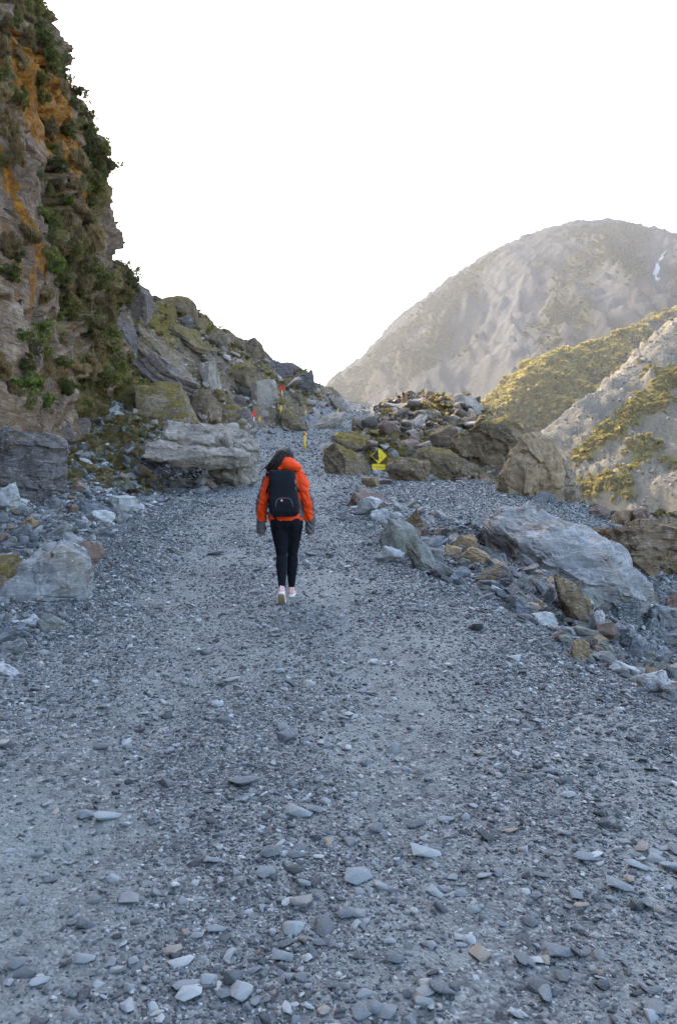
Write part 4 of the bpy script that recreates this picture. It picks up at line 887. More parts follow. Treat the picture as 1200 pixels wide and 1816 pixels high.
def leaves_mesh(name, seed, n, leaf, clumps, shape=(1, 1, .8), strand=0.0, flat=.5):
    r = np.random.default_rng(seed)
    cc = r.normal(size=(clumps, 3)); cc /= np.linalg.norm(cc, axis=1)[:, None]; cc *= (r.random(clumps) ** .45)[:, None] * .78
    cr = r.uniform(.16, .34, clumps)
    k = r.integers(0, clumps, n); d = r.normal(size=(n, 3)); d /= np.linalg.norm(d, axis=1)[:, None]
    c = (cc[k] + d * (cr[k] * r.random(n) ** .4)[:, None]) * np.array(shape)
    nrm = d * .7 + r.normal(size=(n, 3)) * .6 + np.array([0, 0, flat]); nrm /= np.linalg.norm(nrm, axis=1)[:, None]
    u = np.cross(nrm, r.normal(size=(n, 3))); u /= np.linalg.norm(u, axis=1)[:, None]
    if strand: u = u * (1 - strand) + np.array([0, 0, 1]) * strand * np.sign(r.random(n) - .2)[:, None]; u /= np.linalg.norm(u, axis=1)[:, None]
    w = np.cross(nrm, u)
    L = leaf * r.uniform(.6, 1.4, n)[:, None]; wd = .42 if not strand else .12
    V = np.stack([c - u * L * .5, c + w * L * wd, c + u * L * .5 + nrm * L * .1, c - w * L * wd], 1).reshape(-1, 3)
    return mesh_np(name, V, np.arange(4 * n).reshape(-1, 4), True)
def tube_v(pts, rad, seg=6, close=True):
    """a tapering tube through points; rad is a list of radii or of (rx, ry) pairs"""
    pts = np.asarray(pts, float); V, Fc = [], []
    n = len(pts); up = np.array([0, 1.0, 0.001])
    for i in range(n):
        t = pts[min(i + 1, n - 1)] - pts[max(i - 1, 0)]; t /= np.linalg.norm(t) + 1e-9
        a = np.cross(up, t); a /= np.linalg.norm(a) + 1e-9; b = np.cross(t, a)
        rx, ry = rad[i] if isinstance(rad[i], (tuple, list)) else (rad[i], rad[i])
        for j in range(seg):
            q = 2 * math.pi * j / seg; V.append(pts[i] + a * rx * math.cos(q) + b * ry * math.sin(q))
    for i in range(n - 1):
        for j in range(seg): Fc.append((i * seg + j, i * seg + (j + 1) % seg, (i + 1) * seg + (j + 1) % seg, (i + 1) * seg + j))
    if close:
        for base, ring in ((0, range(seg)), ((n - 1) * seg, range(seg))):
            V.append(pts[0] if base == 0 else pts[-1]); c = len(V) - 1
            for j in ring:
                e = (base + j, base + (j + 1) % seg)
                Fc.append((c, e[1], e[0], e[0]) if base == 0 else (c, e[0], e[1], e[1]))
    return np.array(V), [tuple(dict.fromkeys(f)) for f in Fc]
def join_v(parts):
    V, Fc, o = [], [], 0
    for v, f in parts:
        V.append(v); Fc += [tuple(i + o for i in q) for q in f]; o += len(v)
    return np.concatenate(V), Fc
def mesh_pl(name, V, Fc, smooth=True):
    me = bpy.data.meshes.new(name); me.from_pydata([tuple(map(float, v)) for v in V], [], Fc); me.validate()
    if smooth: me.polygons.foreach_set('use_smooth', np.ones(len(me.polygons), bool))
    return me
def twigs_mesh(name, seed, n=14, shape=(1, 1, .8)):
    r = np.random.default_rng(seed); parts = []
    for _ in range(n):
        d = r.normal(size=3); d[2] = abs(d[2]) + .2; d /= np.linalg.norm(d); e = d * r.uniform(.6, .95) * np.array(shape)
        base = np.array([0, 0, -.55]); mid = base * .45 + e * .4 + r.normal(size=3) * .08
        parts.append(tube_v([base, mid, e], [.03, .018, .006], 5))
    V, Fc = join_v(parts); me = mesh_pl(name, V, Fc); me.materials.append(M_BARK); return me
BUSH = {}
for key, m, args in (('green', M_LEAF, dict(n=2600, leaf=.115, clumps=26)), ('green2', M_LEAF, dict(n=2200, leaf=.10, clumps=18, shape=(1, .8, 1))), ('bright', M_LEAFB, dict(n=1500, leaf=.15, clumps=16, shape=(1, 1, .7))),
                     ('dry', M_DRY, dict(n=3000, leaf=.22, clumps=24, strand=.6)), ('dry2', M_DRY, dict(n=2600, leaf=.2, clumps=18, strand=.5, shape=(1, .8, 1.1))), ('thin', M_LEAF, dict(n=700, leaf=.11, clumps=22, shape=(1, .8, 1)))):
    BUSH[key] = (len(BUSH) + 500, m, args.pop('n'), args)
for key in list(BUSH):
    sd, m, n_, args = BUSH[key]
    me = leaves_mesh('foliage', sd, n_, **args); me.materials.append(m)
    BUSH[key] = (me, twigs_mesh('branches', sd, 14 if key != 'thin' else 26, args.get('shape', (1, 1, .8))))
def bush(p, r, kind, label, group, rz, sq=1.0, name='shrub'):
    o = link(name, None, None, None, p, (0, 0, rz), (r, r, r * sq)); o.empty_display_size = .1
    f, b = BUSH[kind]
    link('foliage', f, None, o); link('branches', b, None, o)
    return tag(o, label, 'shrub', group)
SILH = ([0, 60, 150, 230, 330, 450, 560, 650, 720], [30, 84, 122, 156, 178, 186, 203, 208, 203])
SHG = 'shrubs clinging to the cliff face'
rng = np.random.default_rng(77)
def on_cliff(px, py, out=.15):
    p = cliff_pix(px, py); p[0] += out; return p
for px, py, rp, kind, label in [
    (70, 52, 34, 'thin', 'straggly dark shrub against the sky near the top of the cliff'), (118, 105, 16, 'thin', 'sparse twiggy shrub on the upper cliff edge against the sky'),
    (140, 165, 18, 'thin', 'small shrub with open leaves on the cliff edge below the twiggy one'), (168, 208, 20, 'green2', 'dark rounded shrub bulging from the cliff edge above the sunlit sprig'),
    (196, 292, 17, 'thin', 'small sprig with sunlit yellow green leaves sticking out of the cliff edge'), (185, 265, 18, 'green', 'dense dark shrub on the cliff edge behind the sunlit sprig'),
    (28, 675, 42, 'bright', 'bright green leafy shrub at the foot of the cliff by the left edge'), (75, 372, 16, 'bright', 'small bright green plant in the middle of the cliff'),
    (186, 600, 38, 'green', 'large dark green shrub at the lower right corner of the cliff'), (184, 662, 32, 'green', 'dark shrub hanging at the base of the cliff corner'),
    (166, 485, 36, 'green', 'broad dark shrub under the bare purple rock column'), (152, 420, 38, 'dry', 'big brown dry shrub left of the bare purple rock column'),
    (60, 610, 34, 'green2', 'green shrub growing over the buttress foot'), (92, 470, 26, 'bright', 'light green shrub at the edge of the buttress'), (112, 540, 30, 'green', 'green shrub in the cleft beside the buttress')]:
    bush(on_cliff(px, py), rp / F * cliff_pix(px, py)[1], kind, label, SHG, rng.random() * 6)
for k_, py in enumerate(range(-6, 330, 21)):
    px = float(np.interp(py, *SILH)) + rng.uniform(-4, 8)
    p = on_cliff(px, py); bush(p, rng.uniform(13, 21) / F * p[1], ('green2', 'thin', 'green')[k_ % 3], 'leafy shrub on the cliff outline against the sky, number %s from the top' % ('one two three four five six seven eight nine ten eleven twelve thirteen fourteen fifteen sixteen'.split()[k_]), SHG, rng.random() * 6)
pw_ = at(228, 492, 38.5)
bush(pw_, .95, 'thin', 'open twiggy shrub on the skyline at the foot of the cliff edge', SHG, .4, 1.0)
for dx, dy, w_ in ((12, 14, 'right below'), (-12, -16, 'left above')):
    bush(at(228 + dx, 492 + dy, 39), .7, 'thin', 'smaller open shrub just %s the twiggy skyline shrub' % w_, SHG, dx, 1.0)
def bare(px, py):
    e = lambda cx, cy, a, b: ((px - cx) / a) ** 2 + ((py - cy) / b) ** 2 < 1
    return e(66, 165, 66, 135) or e(115, 245, 42, 76) or e(45, 385, 40, 95) or e(186, 385, 18, 75) or e(30, 420, 62, 150) or e(28, 590, 58, 120) or e(32, 195, 16, 38) or e(135, 640, 22, 70) or e(85, 590, 20, 60)
done = []; tries = 0; SHR = []
while len(done) < 105 and tries < 9000:
    tries += 1
    py = rng.uniform(-5, 705); lim = np.interp(py, *SILH); px = rng.uniform(-5, lim)
    if bare(px, py) and rng.random() < .97: continue
    rp = rng.uniform(14, 32)
    if any((px - a) ** 2 + (py - b) ** 2 < (.5 * (rp + c)) ** 2 for a, b, c in done): continue
    done.append((px, py, rp))
    kind = rng.choice(['green', 'green2', 'dry', 'dry2', 'bright'], p=[.24, .16, .30, .24, .06])
    p = on_cliff(px, py, .05); SHR.append((kind, px, py, bush(p, rp / F * p[1], kind, None, SHG, rng.random() * 6, rng.uniform(.8, 1.25))))
ORD = 'first second third fourth fifth sixth seventh eighth ninth tenth eleventh twelfth thirteenth fourteenth fifteenth sixteenth seventeenth eighteenth nineteenth twentieth'.split()
ORD += ['twenty ' + w_ for w_ in ORD[:9]] + ['thirtieth'] + ['thirty ' + w_ for w_ in ORD[:9]] + ['fortieth'] + ['forty ' + w_ for w_ in ORD[:9]]
zones = {}
for kind, px, py, o in SHR:
    t = px / np.interp(py, *SILH)
    zones.setdefault(({'g': 'dark green', 'd': 'brown dry', 'b': 'light green'}[kind[0]], 'on the left part' if t < .36 else ('down the middle' if t < .7 else 'along the right edge')), []).append((py, o))
for (col_, where), lst in zones.items():
    for k, (_, o) in enumerate(sorted(lst, key=lambda q: q[0])): tag(o, '%s cliff shrub, %s of its colour from the top %s' % (col_, ORD[k], where), 'shrub', SHG)

# tufts and hanging growth on the cliff, grass on the slope below it
def tuft_mesh(name, seed, n, h, spread_, m, droop=.5, w=.012):
    r = np.random.default_rng(seed); a = r.random(n) * 6.283; d = np.c_[np.cos(a), np.sin(a)]; base = np.c_[d * r.random(n)[:, None] * .12, np.zeros(n)]
    hh = h * r.uniform(.5, 1.1, n); sp_ = spread_ * r.uniform(.3, 1.2, n)
    mid = base + np.c_[d * sp_[:, None] * .45, hh * .7]; tip = base + np.c_[d * sp_[:, None], hh * (1 - droop * r.random(n))]
    sd = np.c_[-d[:, 1], d[:, 0], np.zeros(n)] * w
    V = np.stack([base - sd, base + sd, mid + sd * .8, tip, mid - sd * .8], 1).reshape(-1, 3)
    me = mesh_np(name, V, np.arange(5 * n).reshape(-1, 5), True); me.materials.append(m); return me
TUFT = [tuft_mesh('grass_tuft', 601, 46, .5, .42, M_GRASS, w=.016), tuft_mesh('grass_tuft', 602, 36, .34, .40, M_DRY, .7, .014), tuft_mesh('grass_tuft', 603, 40, .42, .30, M_GRASS, w=.016)]
CLP = []
for k, m in ((0, M_LEAF), (1, M_DRY), (2, M_LEAFB), (3, M_DRY)):
    me = leaves_mesh('leaf_clump', 610 + k, 240, .22, 6, (1, 1, .8), .5 if k % 2 else 0); me.materials.append(m); CLP.append(me)
mk = (yc > 19) & (yc < 36.4) & (zc < 24.4)
idx = np.nonzero(mk)[0]
wgt = np.clip(cveg[idx] - .25, 0, 1) * (1 - np.clip(orange[idx] * 1.3, 0, 1))
bare_v = np.array([bare(a, b) for a, b in zip(px_c[idx], py_c[idx])]); wgt = wgt * np.where(bare_v, .05, 1) * (py_c[idx] < 735)
pick = rng.choice(idx, 6000, p=wgt / wgt.sum())
pts = np.c_[xcd[pick] + .03, yc[pick], zcd[pick]]; nn = len(pick)
sz_ = rng.uniform(.12, .36, nn)
tag(scatter('cliff_scrub', CLP, pts, np.c_[rng.normal(0, .3, nn), rng.normal(.5, .3, nn), rng.random(nn) * 6.28], np.c_[sz_, sz_, sz_], rng.choice(4, nn, p=[.36, .34, .04, .26]), cliff), kind='stuff')
gidx = np.nonzero((grass_a > .3) & (yf > 4) & (yf < 54))[0]
pick = rng.choice(gidx, 2600, p=grass_a[gidx] / grass_a[gidx].sum()); nn = len(pick); sz_ = rng.uniform(.18, .55, nn)
tag(scatter('grass', TUFT, np.c_[xf[pick] + rng.normal(0, .05, nn), yf[pick] + rng.normal(0, .05, nn), zf[pick] - .02], np.c_[rng.normal(0, .2, nn), rng.normal(0, .2, nn), rng.random(nn) * 6.28], np.c_[sz_, sz_, sz_], rng.choice(3, nn, p=[.4, .35, .25])),
    'dry yellow green grass on the slope below the cliff and on ledges', 'grass', kind='stuff')
mi = np.nonzero((talus > .6) & (yf < 53) & (moss_a > .45) & (xf > -12) & (xf < 8.5))[0]
pick = rng.choice(mi, 900); nn = len(pick); sz_ = rng.uniform(.25, .6, nn)
tag(scatter('scrub', TUFT, np.c_[xf[pick], yf[pick], zf[pick] + .02], np.c_[rng.normal(0, .3, nn), rng.normal(0, .3, nn), rng.random(nn) * 6.28], np.c_[sz_, sz_, sz_], rng.choice(3, nn)),
    'low dry tufts growing between the talus and mound rocks', 'scrub', kind='stuff')
# shrub cover on the far slopes
FAR = []
for k in range(3):
    me = leaves_mesh('far_clump', 630 + k, 130, .5, 7, (1, 1, .75)); me.materials.append(M_LIT); FAR.append(me)
FARM = []
for k in range(2):
    me = leaves_mesh('mountain_clump', 640 + k, 110, .5, 7, (1, 1, .7)); me.materials.append(M_FAR); FARM.append(me)
def far_cover(name, par, x, y, z, w, n, s0, s1, seed, FAR=FAR):
    r = np.random.default_rng(seed); q = r.choice(len(x), n, p=w / w.sum()); s_ = r.uniform(s0, s1, n); st = x[1] - x[0]
    return tag(scatter(name, FAR, np.c_[x[q] + r.uniform(-.5, .5, n) * st, y[q] + r.uniform(-.5, .5, n) * st, z[q] + s_ * .25], np.c_[np.zeros(n), np.zeros(n), r.random(n) * 6.28], np.c_[s_, s_, s_ * r.uniform(.7, 1.1, n)], r.integers(0, len(FAR), n), par), kind='stuff')
pxs = 600 + F * sx / sy; pys = HZ - F * (sz - CZ) / sy
far_cover('spur_shrubs', spur, sx, sy, sz, sa['veg'] * (sz > -10) * (pxs > 850) * (pxs < 1260) * (pys < 800), 15000, 1.4, 3.6, 1)
pxs = 600 + F * cx_ / cy2_; pys = HZ - F * (cz2_ - CZ) / cy2_
vw = (pxs > 930) * (pxs < 1240) * (pys < 940)
far_cover('scree_shrubs', scree, cx_, cy2_, cz2_, np.clip(ca_['veg'] - .35, 0, 1) * vw, 5200, .5, 1.5, 2)
pxs = 600 + F * mx_ / my_; pys = HZ - F * (mz_ - CZ) / my_
far_cover('mountain_shrubs', mtn, mx_, my_, mz_, np.clip(ma_['veg'] - .4, 0, 1) * (mz_ > 20) * (my_ < 1000) * (pxs > 560) * (pxs < 1240) * (pys < 760), 9000, 1.2, 3.0, 5, FARM)
SCR = [proto('scree_rock', 650 + k, (1, .8, .6), 2, M_TSTONE, cuts=8) for k in range(3)]
r = np.random.default_rng(9); q = r.choice(len(cx_), 9000, p=(lambda w: w / w.sum())((1.2 - ca_['veg']) * vw * (cz2_ > -12) / cy2_)); n = len(q); s_ = .25 * np.exp(r.normal(.4, .6, n))
tag(scatter('scree_rocks', SCR, np.c_[cx_[q] + r.uniform(-.4, .4, n), cy2_[q] + r.uniform(-.4, .4, n), cz2_[q] + .1 * s_], np.c_[r.normal(0, .4, n), r.normal(0, .4, n), r.random(n) * 6.28], np.c_[s_, s_, s_], r.integers(0, 3, n), scree), kind='stuff')
# ------------------------------------------------------------------ signs and marker posts
def plain(name, col, rough=.5, spec=.4, var=.12):
    s = NT(name); n = s.noise(s.obj(), 14, 4, .65)
    return s.fin(s.mix(s.math('MULTIPLY', s.step(n, .35, .75), var * 2), col, tuple(c * .55 for c in col)), rough, None, spec)
M_YEL = plain('sign_yellow', (.80, .56, .012), .45); M_BLK = plain('sign_black', (.018, .016, .014), .5); M_POST = plain('galvanised_post', (.36, .37, .38), .45)
M_RED = plain('sign_red', (.62, .035, .03), .5); M_PYEL = plain('post_yellow', (.66, .42, .015), .55); M_ORA = plain('post_orange', (.70, .16, .01), .5); M_TXT = plain('sign_lettering', (.30, .10, .01), .6); M_WHT = plain('sign_white', (.75, .75, .73), .5)
def plate(name, poly, t, m, parent, y=0.0, bev=0.0):
    """a flat plate standing in the x-z plane, its front at y, t thick"""
    bm = bmesh.new()
    f = bm.faces.new([bm.verts.new((p[0], y, p[1])) for p in poly])
    bm.normal_update()
    if f.normal.y > 0: f.normal_flip()
    g = bmesh.ops.extrude_face_region(bm, geom=[f])
    bmesh.ops.translate(bm, verts=[v for v in g['geom'] if isinstance(v, bmesh.types.BMVert)], vec=(0, t, 0))
    bmesh.ops.recalc_face_normals(bm, faces=bm.faces)
    me = bpy.data.meshes.new(name); bm.to_mesh(me); bm.free(); return link(name, me, m, parent)
def root(name, loc, rz, label, cat, group=None):
    o = link(name, None, None, None, loc, (0, 0, rz)); o.empty_display_size = .1; return tag(o, label, cat, group)
def pole(name, pts, r, m, parent, seg=10):
    V, Fc = tube_v(pts, r, seg); me = mesh_pl(name, V, Fc); return link(name, me, m, parent)
def rrect(w, h, r, cx=0, cz=0, rot=0, n=4):
    P = []
    for sx_, sz_, a0 in ((1, 1, 0), (-1, 1, 90), (-1, -1, 180), (1, -1, 270)):
        for k in range(n + 1):
            a = RAD(a0 + 90 * k / n); P.append((sx_ * (w / 2 - r) + r * math.cos(a), sz_ * (h / 2 - r) + r * math.sin(a)))
    c, s_ = math.cos(rot), math.sin(rot); return [(cx + x * c - z * s_, cz + x * s_ + z * c) for x, z in P]
Yg = 24.6; u = Yg / F                                       # metres per photo pixel at the sign
gx_, gz_ = (670.5 - 600) * u, float(H((670.5 - 600) * u, Yg)[0])
wsg = root('warning_sign', (gx_, Yg, gz_), RAD(-6), 'yellow diamond rockfall warning sign on a grey post beside the path', 'sign')
zc_ = CZ + (HZ - 808.5) * u - gz_; zpl = CZ + (HZ - 828) * u - gz_
pole('post', [(0, .03, -.3), (0, .03, zc_ + .12)], [.028, .028], M_POST, wsg)
D = 20.0 * u
sp_ = plate('sign_plate', rrect(D, D, .035, .02, zc_, RAD(45)), .012, M_YEL, wsg, -.012)
q = 14.2 * u
plate('cliff_symbol', [(.02 - q * .90, zc_), (.02 - .03, zc_ + q * .84), (.02 - .012, zc_ + q * .80), (.02 - .03, zc_ + q * .52), (.02 - .01, zc_ + q * .30), (.02 - .02, zc_ + .0), (.02 + .005, zc_ - q * .2), (.02 - .015, zc_ - q * .45), (.02 + .01, zc_ - q * .62), (.02 - .11, zc_ - q * .46)], .002, M_BLK, sp_, -.0145)
for (x, z, r_) in ((.075, .05, .012), (.10, -.01, .015), (.055, -.04, .014), (.08, -.075, .017), (.045, -.10, .011), (.06, .01, .008)):
    plate('rock_symbol', [(.02 + x + r_ * (1 + .3 * math.sin(7 * k + x * 90)) * math.cos(k * 1.05), zc_ + z + r_ * (1 + .3 * math.cos(5 * k)) * math.sin(k * 1.05) * .8) for k in range(6)], .002, M_BLK, sp_, -.0145)
npl = plate('text_plate', rrect(23 * u, 9.6 * u, .015, .01, zpl, RAD(-3)), .012, M_YEL, wsg, -.012)
for k in range(9):                                          # lettering too small to read: short strokes
    x = -.155 + k * .04
    plate('letter_stroke', [(x, zpl - .025 - x * .05), (x + .022, zpl - .025 - x * .05), (x + .022, zpl + .03 - x * .05), (x + .014, zpl + .03 - x * .05), (x + .012, zpl - .008 - x * .05), (x, zpl - .008 - x * .05)], .002, M_TXT, npl, -.0145)

def marker(px, py0, py1, Y, wpx, label, rz=0.0, orange=True, lean=0.0, name='marker_post'):
    Y = float(np.clip(ground_at(px, py1)[1], Y - 8, Y + 8)); u_ = Y / F; x = (px - 600) * u_; g = float(H(x, Y)[0]); z1 = CZ + (HZ - py0) * u_; h = max(z1 - g, .25); w = max(wpx * u_, .05)
    o = root(name, (x, Y, g), rz, label, 'marker post', 'yellow marker posts along the route'); o.rotation_euler[1] = lean
    pole('shaft', [(0, 0, -.2), (0, 0, h * .80)], [w * .5, w * .47], M_PYEL, o, 8)
    pole('cap', [(0, 0, h * .80), (0, 0, h * .86), (0, 0, h * .97), (0, 0, h)], [w * .5, w * .56, w * .56, w * .3], M_ORA if orange else M_PYEL, o, 8)
marker(540, 766, 797, 31.8, 4.6, 'tallest yellow post with an orange top at the bend of the path')
marker(597, 766, 780, 35.5, 3.0, 'short yellow post at the right side of the path bend', orange=False)
marker(497, 718, 735, 41, 3.0, 'thin yellow stake below the upper red sign', lean=.1, orange=False)
marker(541, 729, 736, 40.5, 3.0, 'tiny yellow stake just right of the mossy capped boulder', lean=.15, orange=False)
marker(597, 724, 732, 45, 3.0, 'small yellow stake on the slab near the crest of the path', lean=.4, orange=False)
marker(460, 738, 751, 35.2, 3.6, 'yellow orange stake right of the lower red sign')
marker(658, 747, 758, 39, 2.8, 'small yellow post right of the upper path', orange=False)
marker(414, 757, 767, 24.3, 2.4, 'little yellow stake tip showing above the big flat boulder')
for px, py, Y, w, h, rot, lab in ((450.5, 734, 35.6, 7, 10.5, .12, 'small red sign board low on the talus left of a yellow stake'), (500, 688, 42.2, 9.5, 8.5, -.1, 'small red sign board higher on the talus under the skyline')):
    Y = float(np.clip(ground_at(px, py + h * 1.5)[1], Y - 8, Y + 8)); u_ = Y / F; x = (px - 600) * u_; g = float(H(x, Y)[0]); z = CZ + (HZ - py) * u_
    o = root('red_sign', (x, Y, g), rot, lab, 'sign', 'red sign boards on the talus')
    pole('stake', [(0, .03, -.2), (0, .03, max(z - g, .2) + .05)], [.022, .022], M_WHT, o, 8)
    b = plate('board', rrect(w * u_, h * u_, .02, 0, z - g, .05), .012, M_RED, o, -.012)
# ------------------------------------------------------------------ the hiker
def ellipsoid(c, r, sub=3, rot=(0, 0, 0)):
    V, Fc = ico(sub); return (V * np.array(r)) @ rotm(*rot).T + np.array(c), [tuple(f) for f in Fc]
def weld(name, parts, voxel, mats, parent, smooth_it=4, deform=None, paint=None):
    """fuse overlapping shapes into one continuous skin"""
    V, Fc = join_v(parts); me = mesh_pl(name + '_raw', V, Fc); o = bpy.data.objects.new(name + '_raw', me); COL.objects.link(o)
    m = o.modifiers.new('r', 'REMESH'); m.mode = 'VOXEL'; m.voxel_size = voxel
    if smooth_it:
        m = o.modifiers.new('s', 'SMOOTH'); m.iterations = smooth_it; m.factor = .5
    dg = bpy.context.evaluated_depsgraph_get(); out = bpy.data.meshes.new_from_object(o.evaluated_get(dg)); out.name = name
    bpy.data.objects.remove(o); bpy.data.meshes.remove(me)
    n = len(out.vertices); co = np.empty(n * 3, np.float32); out.vertices.foreach_get('co', co); co = co.reshape(-1, 3)
    nr = np.empty(n * 3, np.float32); out.vertices.foreach_get('normal', nr); nr = nr.reshape(-1, 3)
    if deform is not None: co = co + nr * deform(co)[:, None]; out.vertices.foreach_set('co', np.ascontiguousarray(co, dtype=np.float32).ravel())
    out.polygons.foreach_set('use_smooth', np.ones(len(out.polygons), bool))
    out.materials.clear()
    for m in mats: out.materials.append(m)
    if paint is not None:
        c = np.empty(len(out.polygons) * 3, np.float32); out.polygons.foreach_get('center', c); out.polygons.foreach_set('material_index', paint(c.reshape(-1, 3)).astype(np.int32))
    out.update(); return link(name, out, None, parent)
def cloth(name, col, rough=.75, k=160, var=.25, sheen=0.0):
    s = NT(name); v = s.n('ShaderNodeTexCoord').outputs['Object']; n = s.noise(v, 9, 4, .6); w = s.noise(v, k, 3, .6)
    c = s.mix(s.math('MULTIPLY', s.step(n, .35, .7), var), col, tuple(x * .6 for x in col))
    return s.fin(c, rough, s.bump(s.math('ADD', s.math('MULTIPLY', n, .7), s.math('MULTIPLY', w, .15)), .35, .012), .15)
M_ORJ = cloth('orange_shell', (.78, .062, .008), .6); M_GRJ = cloth('grey_shell', (.095, .09, .09), .65); M_LEG = cloth('black_leggings', (.006, .007, .011), .85, var=.4)
M_PACK = cloth('black_nylon', (.008, .0095, .014), .7, 260); M_STRAP = cloth('black_webbing', (.010, .010, .012), .7); M_PIPE = cloth('grey_piping', (.16, .15, .16), .6); M_TAN = cloth('tan_zip_pull', (.42, .30, .22), .6)
M_SKIN = cloth('skin', (.46, .26, .18), .55, 60, .1); M_PINK = cloth('pink_knit', (.72, .42, .38), .8, 300); M_SOLE = cloth('white_foam', (.72, .68, .66), .7); M_OUT = cloth('tan_outsole', (.36, .27, .15), .8, 90)
s = NT('dark_hair'); v = s.n('ShaderNodeTexCoord').outputs['Object']; hn = s.noise(s.mapv(v, (90, 90, 6), (0, .35, 0)), 1.0, 4, .6)
M_HAIR = s.fin(s.ramp(hn, [(.3, (.005, .0035, .003)), (.6, (.014, .008, .006)), (.8, (.035, .018, .012))]), .5, s.bump(hn, .6, .01), .2)

PY = 8.4; PX = (510 - 600) / F * PY; PZ = float(H(PX, PY)[0]) + .012
person = link('person', None, None, None, (PX, PY, PZ)); person.empty_display_size = .2
tag(person, 'person in an orange jacket and black leggings walking away up the gravel path', 'person')
T = tube_v
hipL, kneeL, ankL = (-.085, .0, .86), (-.066, .03, .49), (-.054, -.11, .155)
hipR, kneeR, ankR = (.062, .0, .86), (.044, .15, .50), (.024, .27, .115)
shL, elL, wrL = (-.185, -.01, 1.345), (-.272, -.045, 1.06), (-.285, .03, .845)
shR, elR, wrR = (.125, -.01, 1.345), (.222, -.045, 1.06), (.240, .02, .845)
mid = lambda a, b, t: tuple(np.array(a) * (1 - t) + np.array(b) * t)
def hand(w, s_):
    w = np.array(w); P = [T([w + (0, 0, .05), w, w + (0, .015, -.05), w + (0, .02, -.095)], [(.026, .024), (.024, .02), (.036, .016), (.036, .014)], 10)]
    for k, ln in enumerate((.062, .07, .066, .052)):
        b = w + np.array([s_ * 0 + (-.027 + .018 * k), .02, -.09]); P.append(T([b, b + (0, .008, -ln * .5), b + (0, .028, -ln * .9)], [.0085, .008, .0065], 8))
    b = w + np.array([-s_ * .028, .02, -.035]); P.append(T([b, b + (-s_ * .02, .025, -.028), b + (-s_ * .022, .04, -.055)], [.011, .010, .008], 8))
    return P
body = [T([(-.02, .0, .80), (-.02, 0, .95), (-.025, .0, 1.12), (-.03, 0, 1.28), (-.03, -.005, 1.38)], [(.13, .09), (.14, .095), (.115, .08), (.13, .085), (.10, .06)], 16),
        T([(-.03, -.005, 1.34), (-.028, .01, 1.44), (-.025, .02, 1.50)], [.055, .05, .05], 12), ellipsoid((-.025, .035, 1.545), (.072, .092, .105)),
        ellipsoid((-.025, .128, 1.535), (.012, .02, .016)), ellipsoid((-.025, .118, 1.495), (.024, .012, .009)), ellipsoid((-.097, .03, 1.54), (.010, .018, .028)), ellipsoid((.047, .03, 1.54), (.010, .018, .028)),
        ellipsoid((-.052, .116, 1.553), (.012, .010, .007)), ellipsoid((.002, .116, 1.553), (.012, .010, .007))]
for a, b, c, sd in ((shL, elL, wrL, -1), (shR, elR, wrR, 1)):
    body += [T([(-.03, 0, 1.32), a, mid(a, b, .5), b, mid(b, c, .4), c], [.06, .045, .04, .033, .034, .024], 12)] + hand(c, sd)
for a, b, c in ((hipL, kneeL, ankL), (hipR, kneeR, ankR)):
    body += [T([a, mid(a, b, .5), b, mid(b, c, .35), c, np.array(c) - (0, 0, .06)], [.078, .064, .046, .048, .028, .028], 12), T([np.array(c) + (0, -.03, -.06), np.array(c) + (0, .06, -.07), np.array(c) + (0, .15, -.09)], [(.026, .022), (.032, .024), (.03, .014)], 10)]
weld('body', body, .0075, [M_SKIN], person, 2)
# leggings
leg = [ellipsoid((-.015, -.012, .875), (.182, .122, .135)), T([(-.015, 0, .80), (-.015, 0, .98)], [(.14, .10), (.16, .105)], 16), ellipsoid((-.095, -.055, .85), (.085, .075, .095)), ellipsoid((.062, -.055, .85), (.085, .075, .095))]
for a, b, c in ((hipL, kneeL, ankL), (hipR, kneeR, ankR)):
    leg.append(T([a, mid(a, b, .25), mid(a, b, .6), b, mid(b, c, .3), mid(b, c, .65), c, np.array(c) - (0, .002, .012)], [.108, .102, .080, .057, .066, .051, .034, .034], 16))
weld('leggings', leg, .0085, [M_LEG], person, 5, lambda c: .004 * fbm(c * np.array([14, 14, 40.]), 2, 5))
# jacket
jk = [T([(-.017, -.005, .865), (-.017, -.005, .90), (-.02, -.005, 1.0), (-.025, -.008, 1.12), (-.028, -.01, 1.25), (-.03, -.012, 1.34), (-.03, -.01, 1.40), (-.028, .0, 1.445)],
        [(.190, .130), (.193, .132), (.186, .126), (.172, .12), (.180, .122), (.178, .112), (.115, .085), (.085, .075)], 28)]
for a, b, c, sd in ((shL, elL, wrL, -1), (shR, elR, wrR, 1)):
    jk.append(T([mid((-.03, -.01, 1.34), a, .45), a, mid(a, b, .35), mid(a, b, .7), b, mid(b, c, .35), mid(b, c, .7), c, np.array(c) - (0, 0, .115)], [.080, .072, .068, .063, .060, .057, .053, .049, (.046, .041)], 18))
jk += [ellipsoid((.034, -.10, 1.45), (.118, .088, .070), 3, (0, .2, 0)), ellipsoid((.022, -.085, 1.495), (.082, .072, .056), 3, (0, .35, 0)), ellipsoid((.085, -.055, 1.44), (.065, .09, .05)), ellipsoid((-.07, -.055, 1.425), (.06, .09, .045))]
def jfold(c):
    arm = sstep(.155, .21, np.abs(c[:, 0] + .025))
    f = .010 * fbm(c * np.array([9, 9, 17.]), 3, 9) + arm * .015 * fbm(np.c_[c[:, 0] * 7, c[:, 1] * 9, c[:, 2] * 26 + c[:, 0] * 30], 2, 10, ridged=True)
    return f
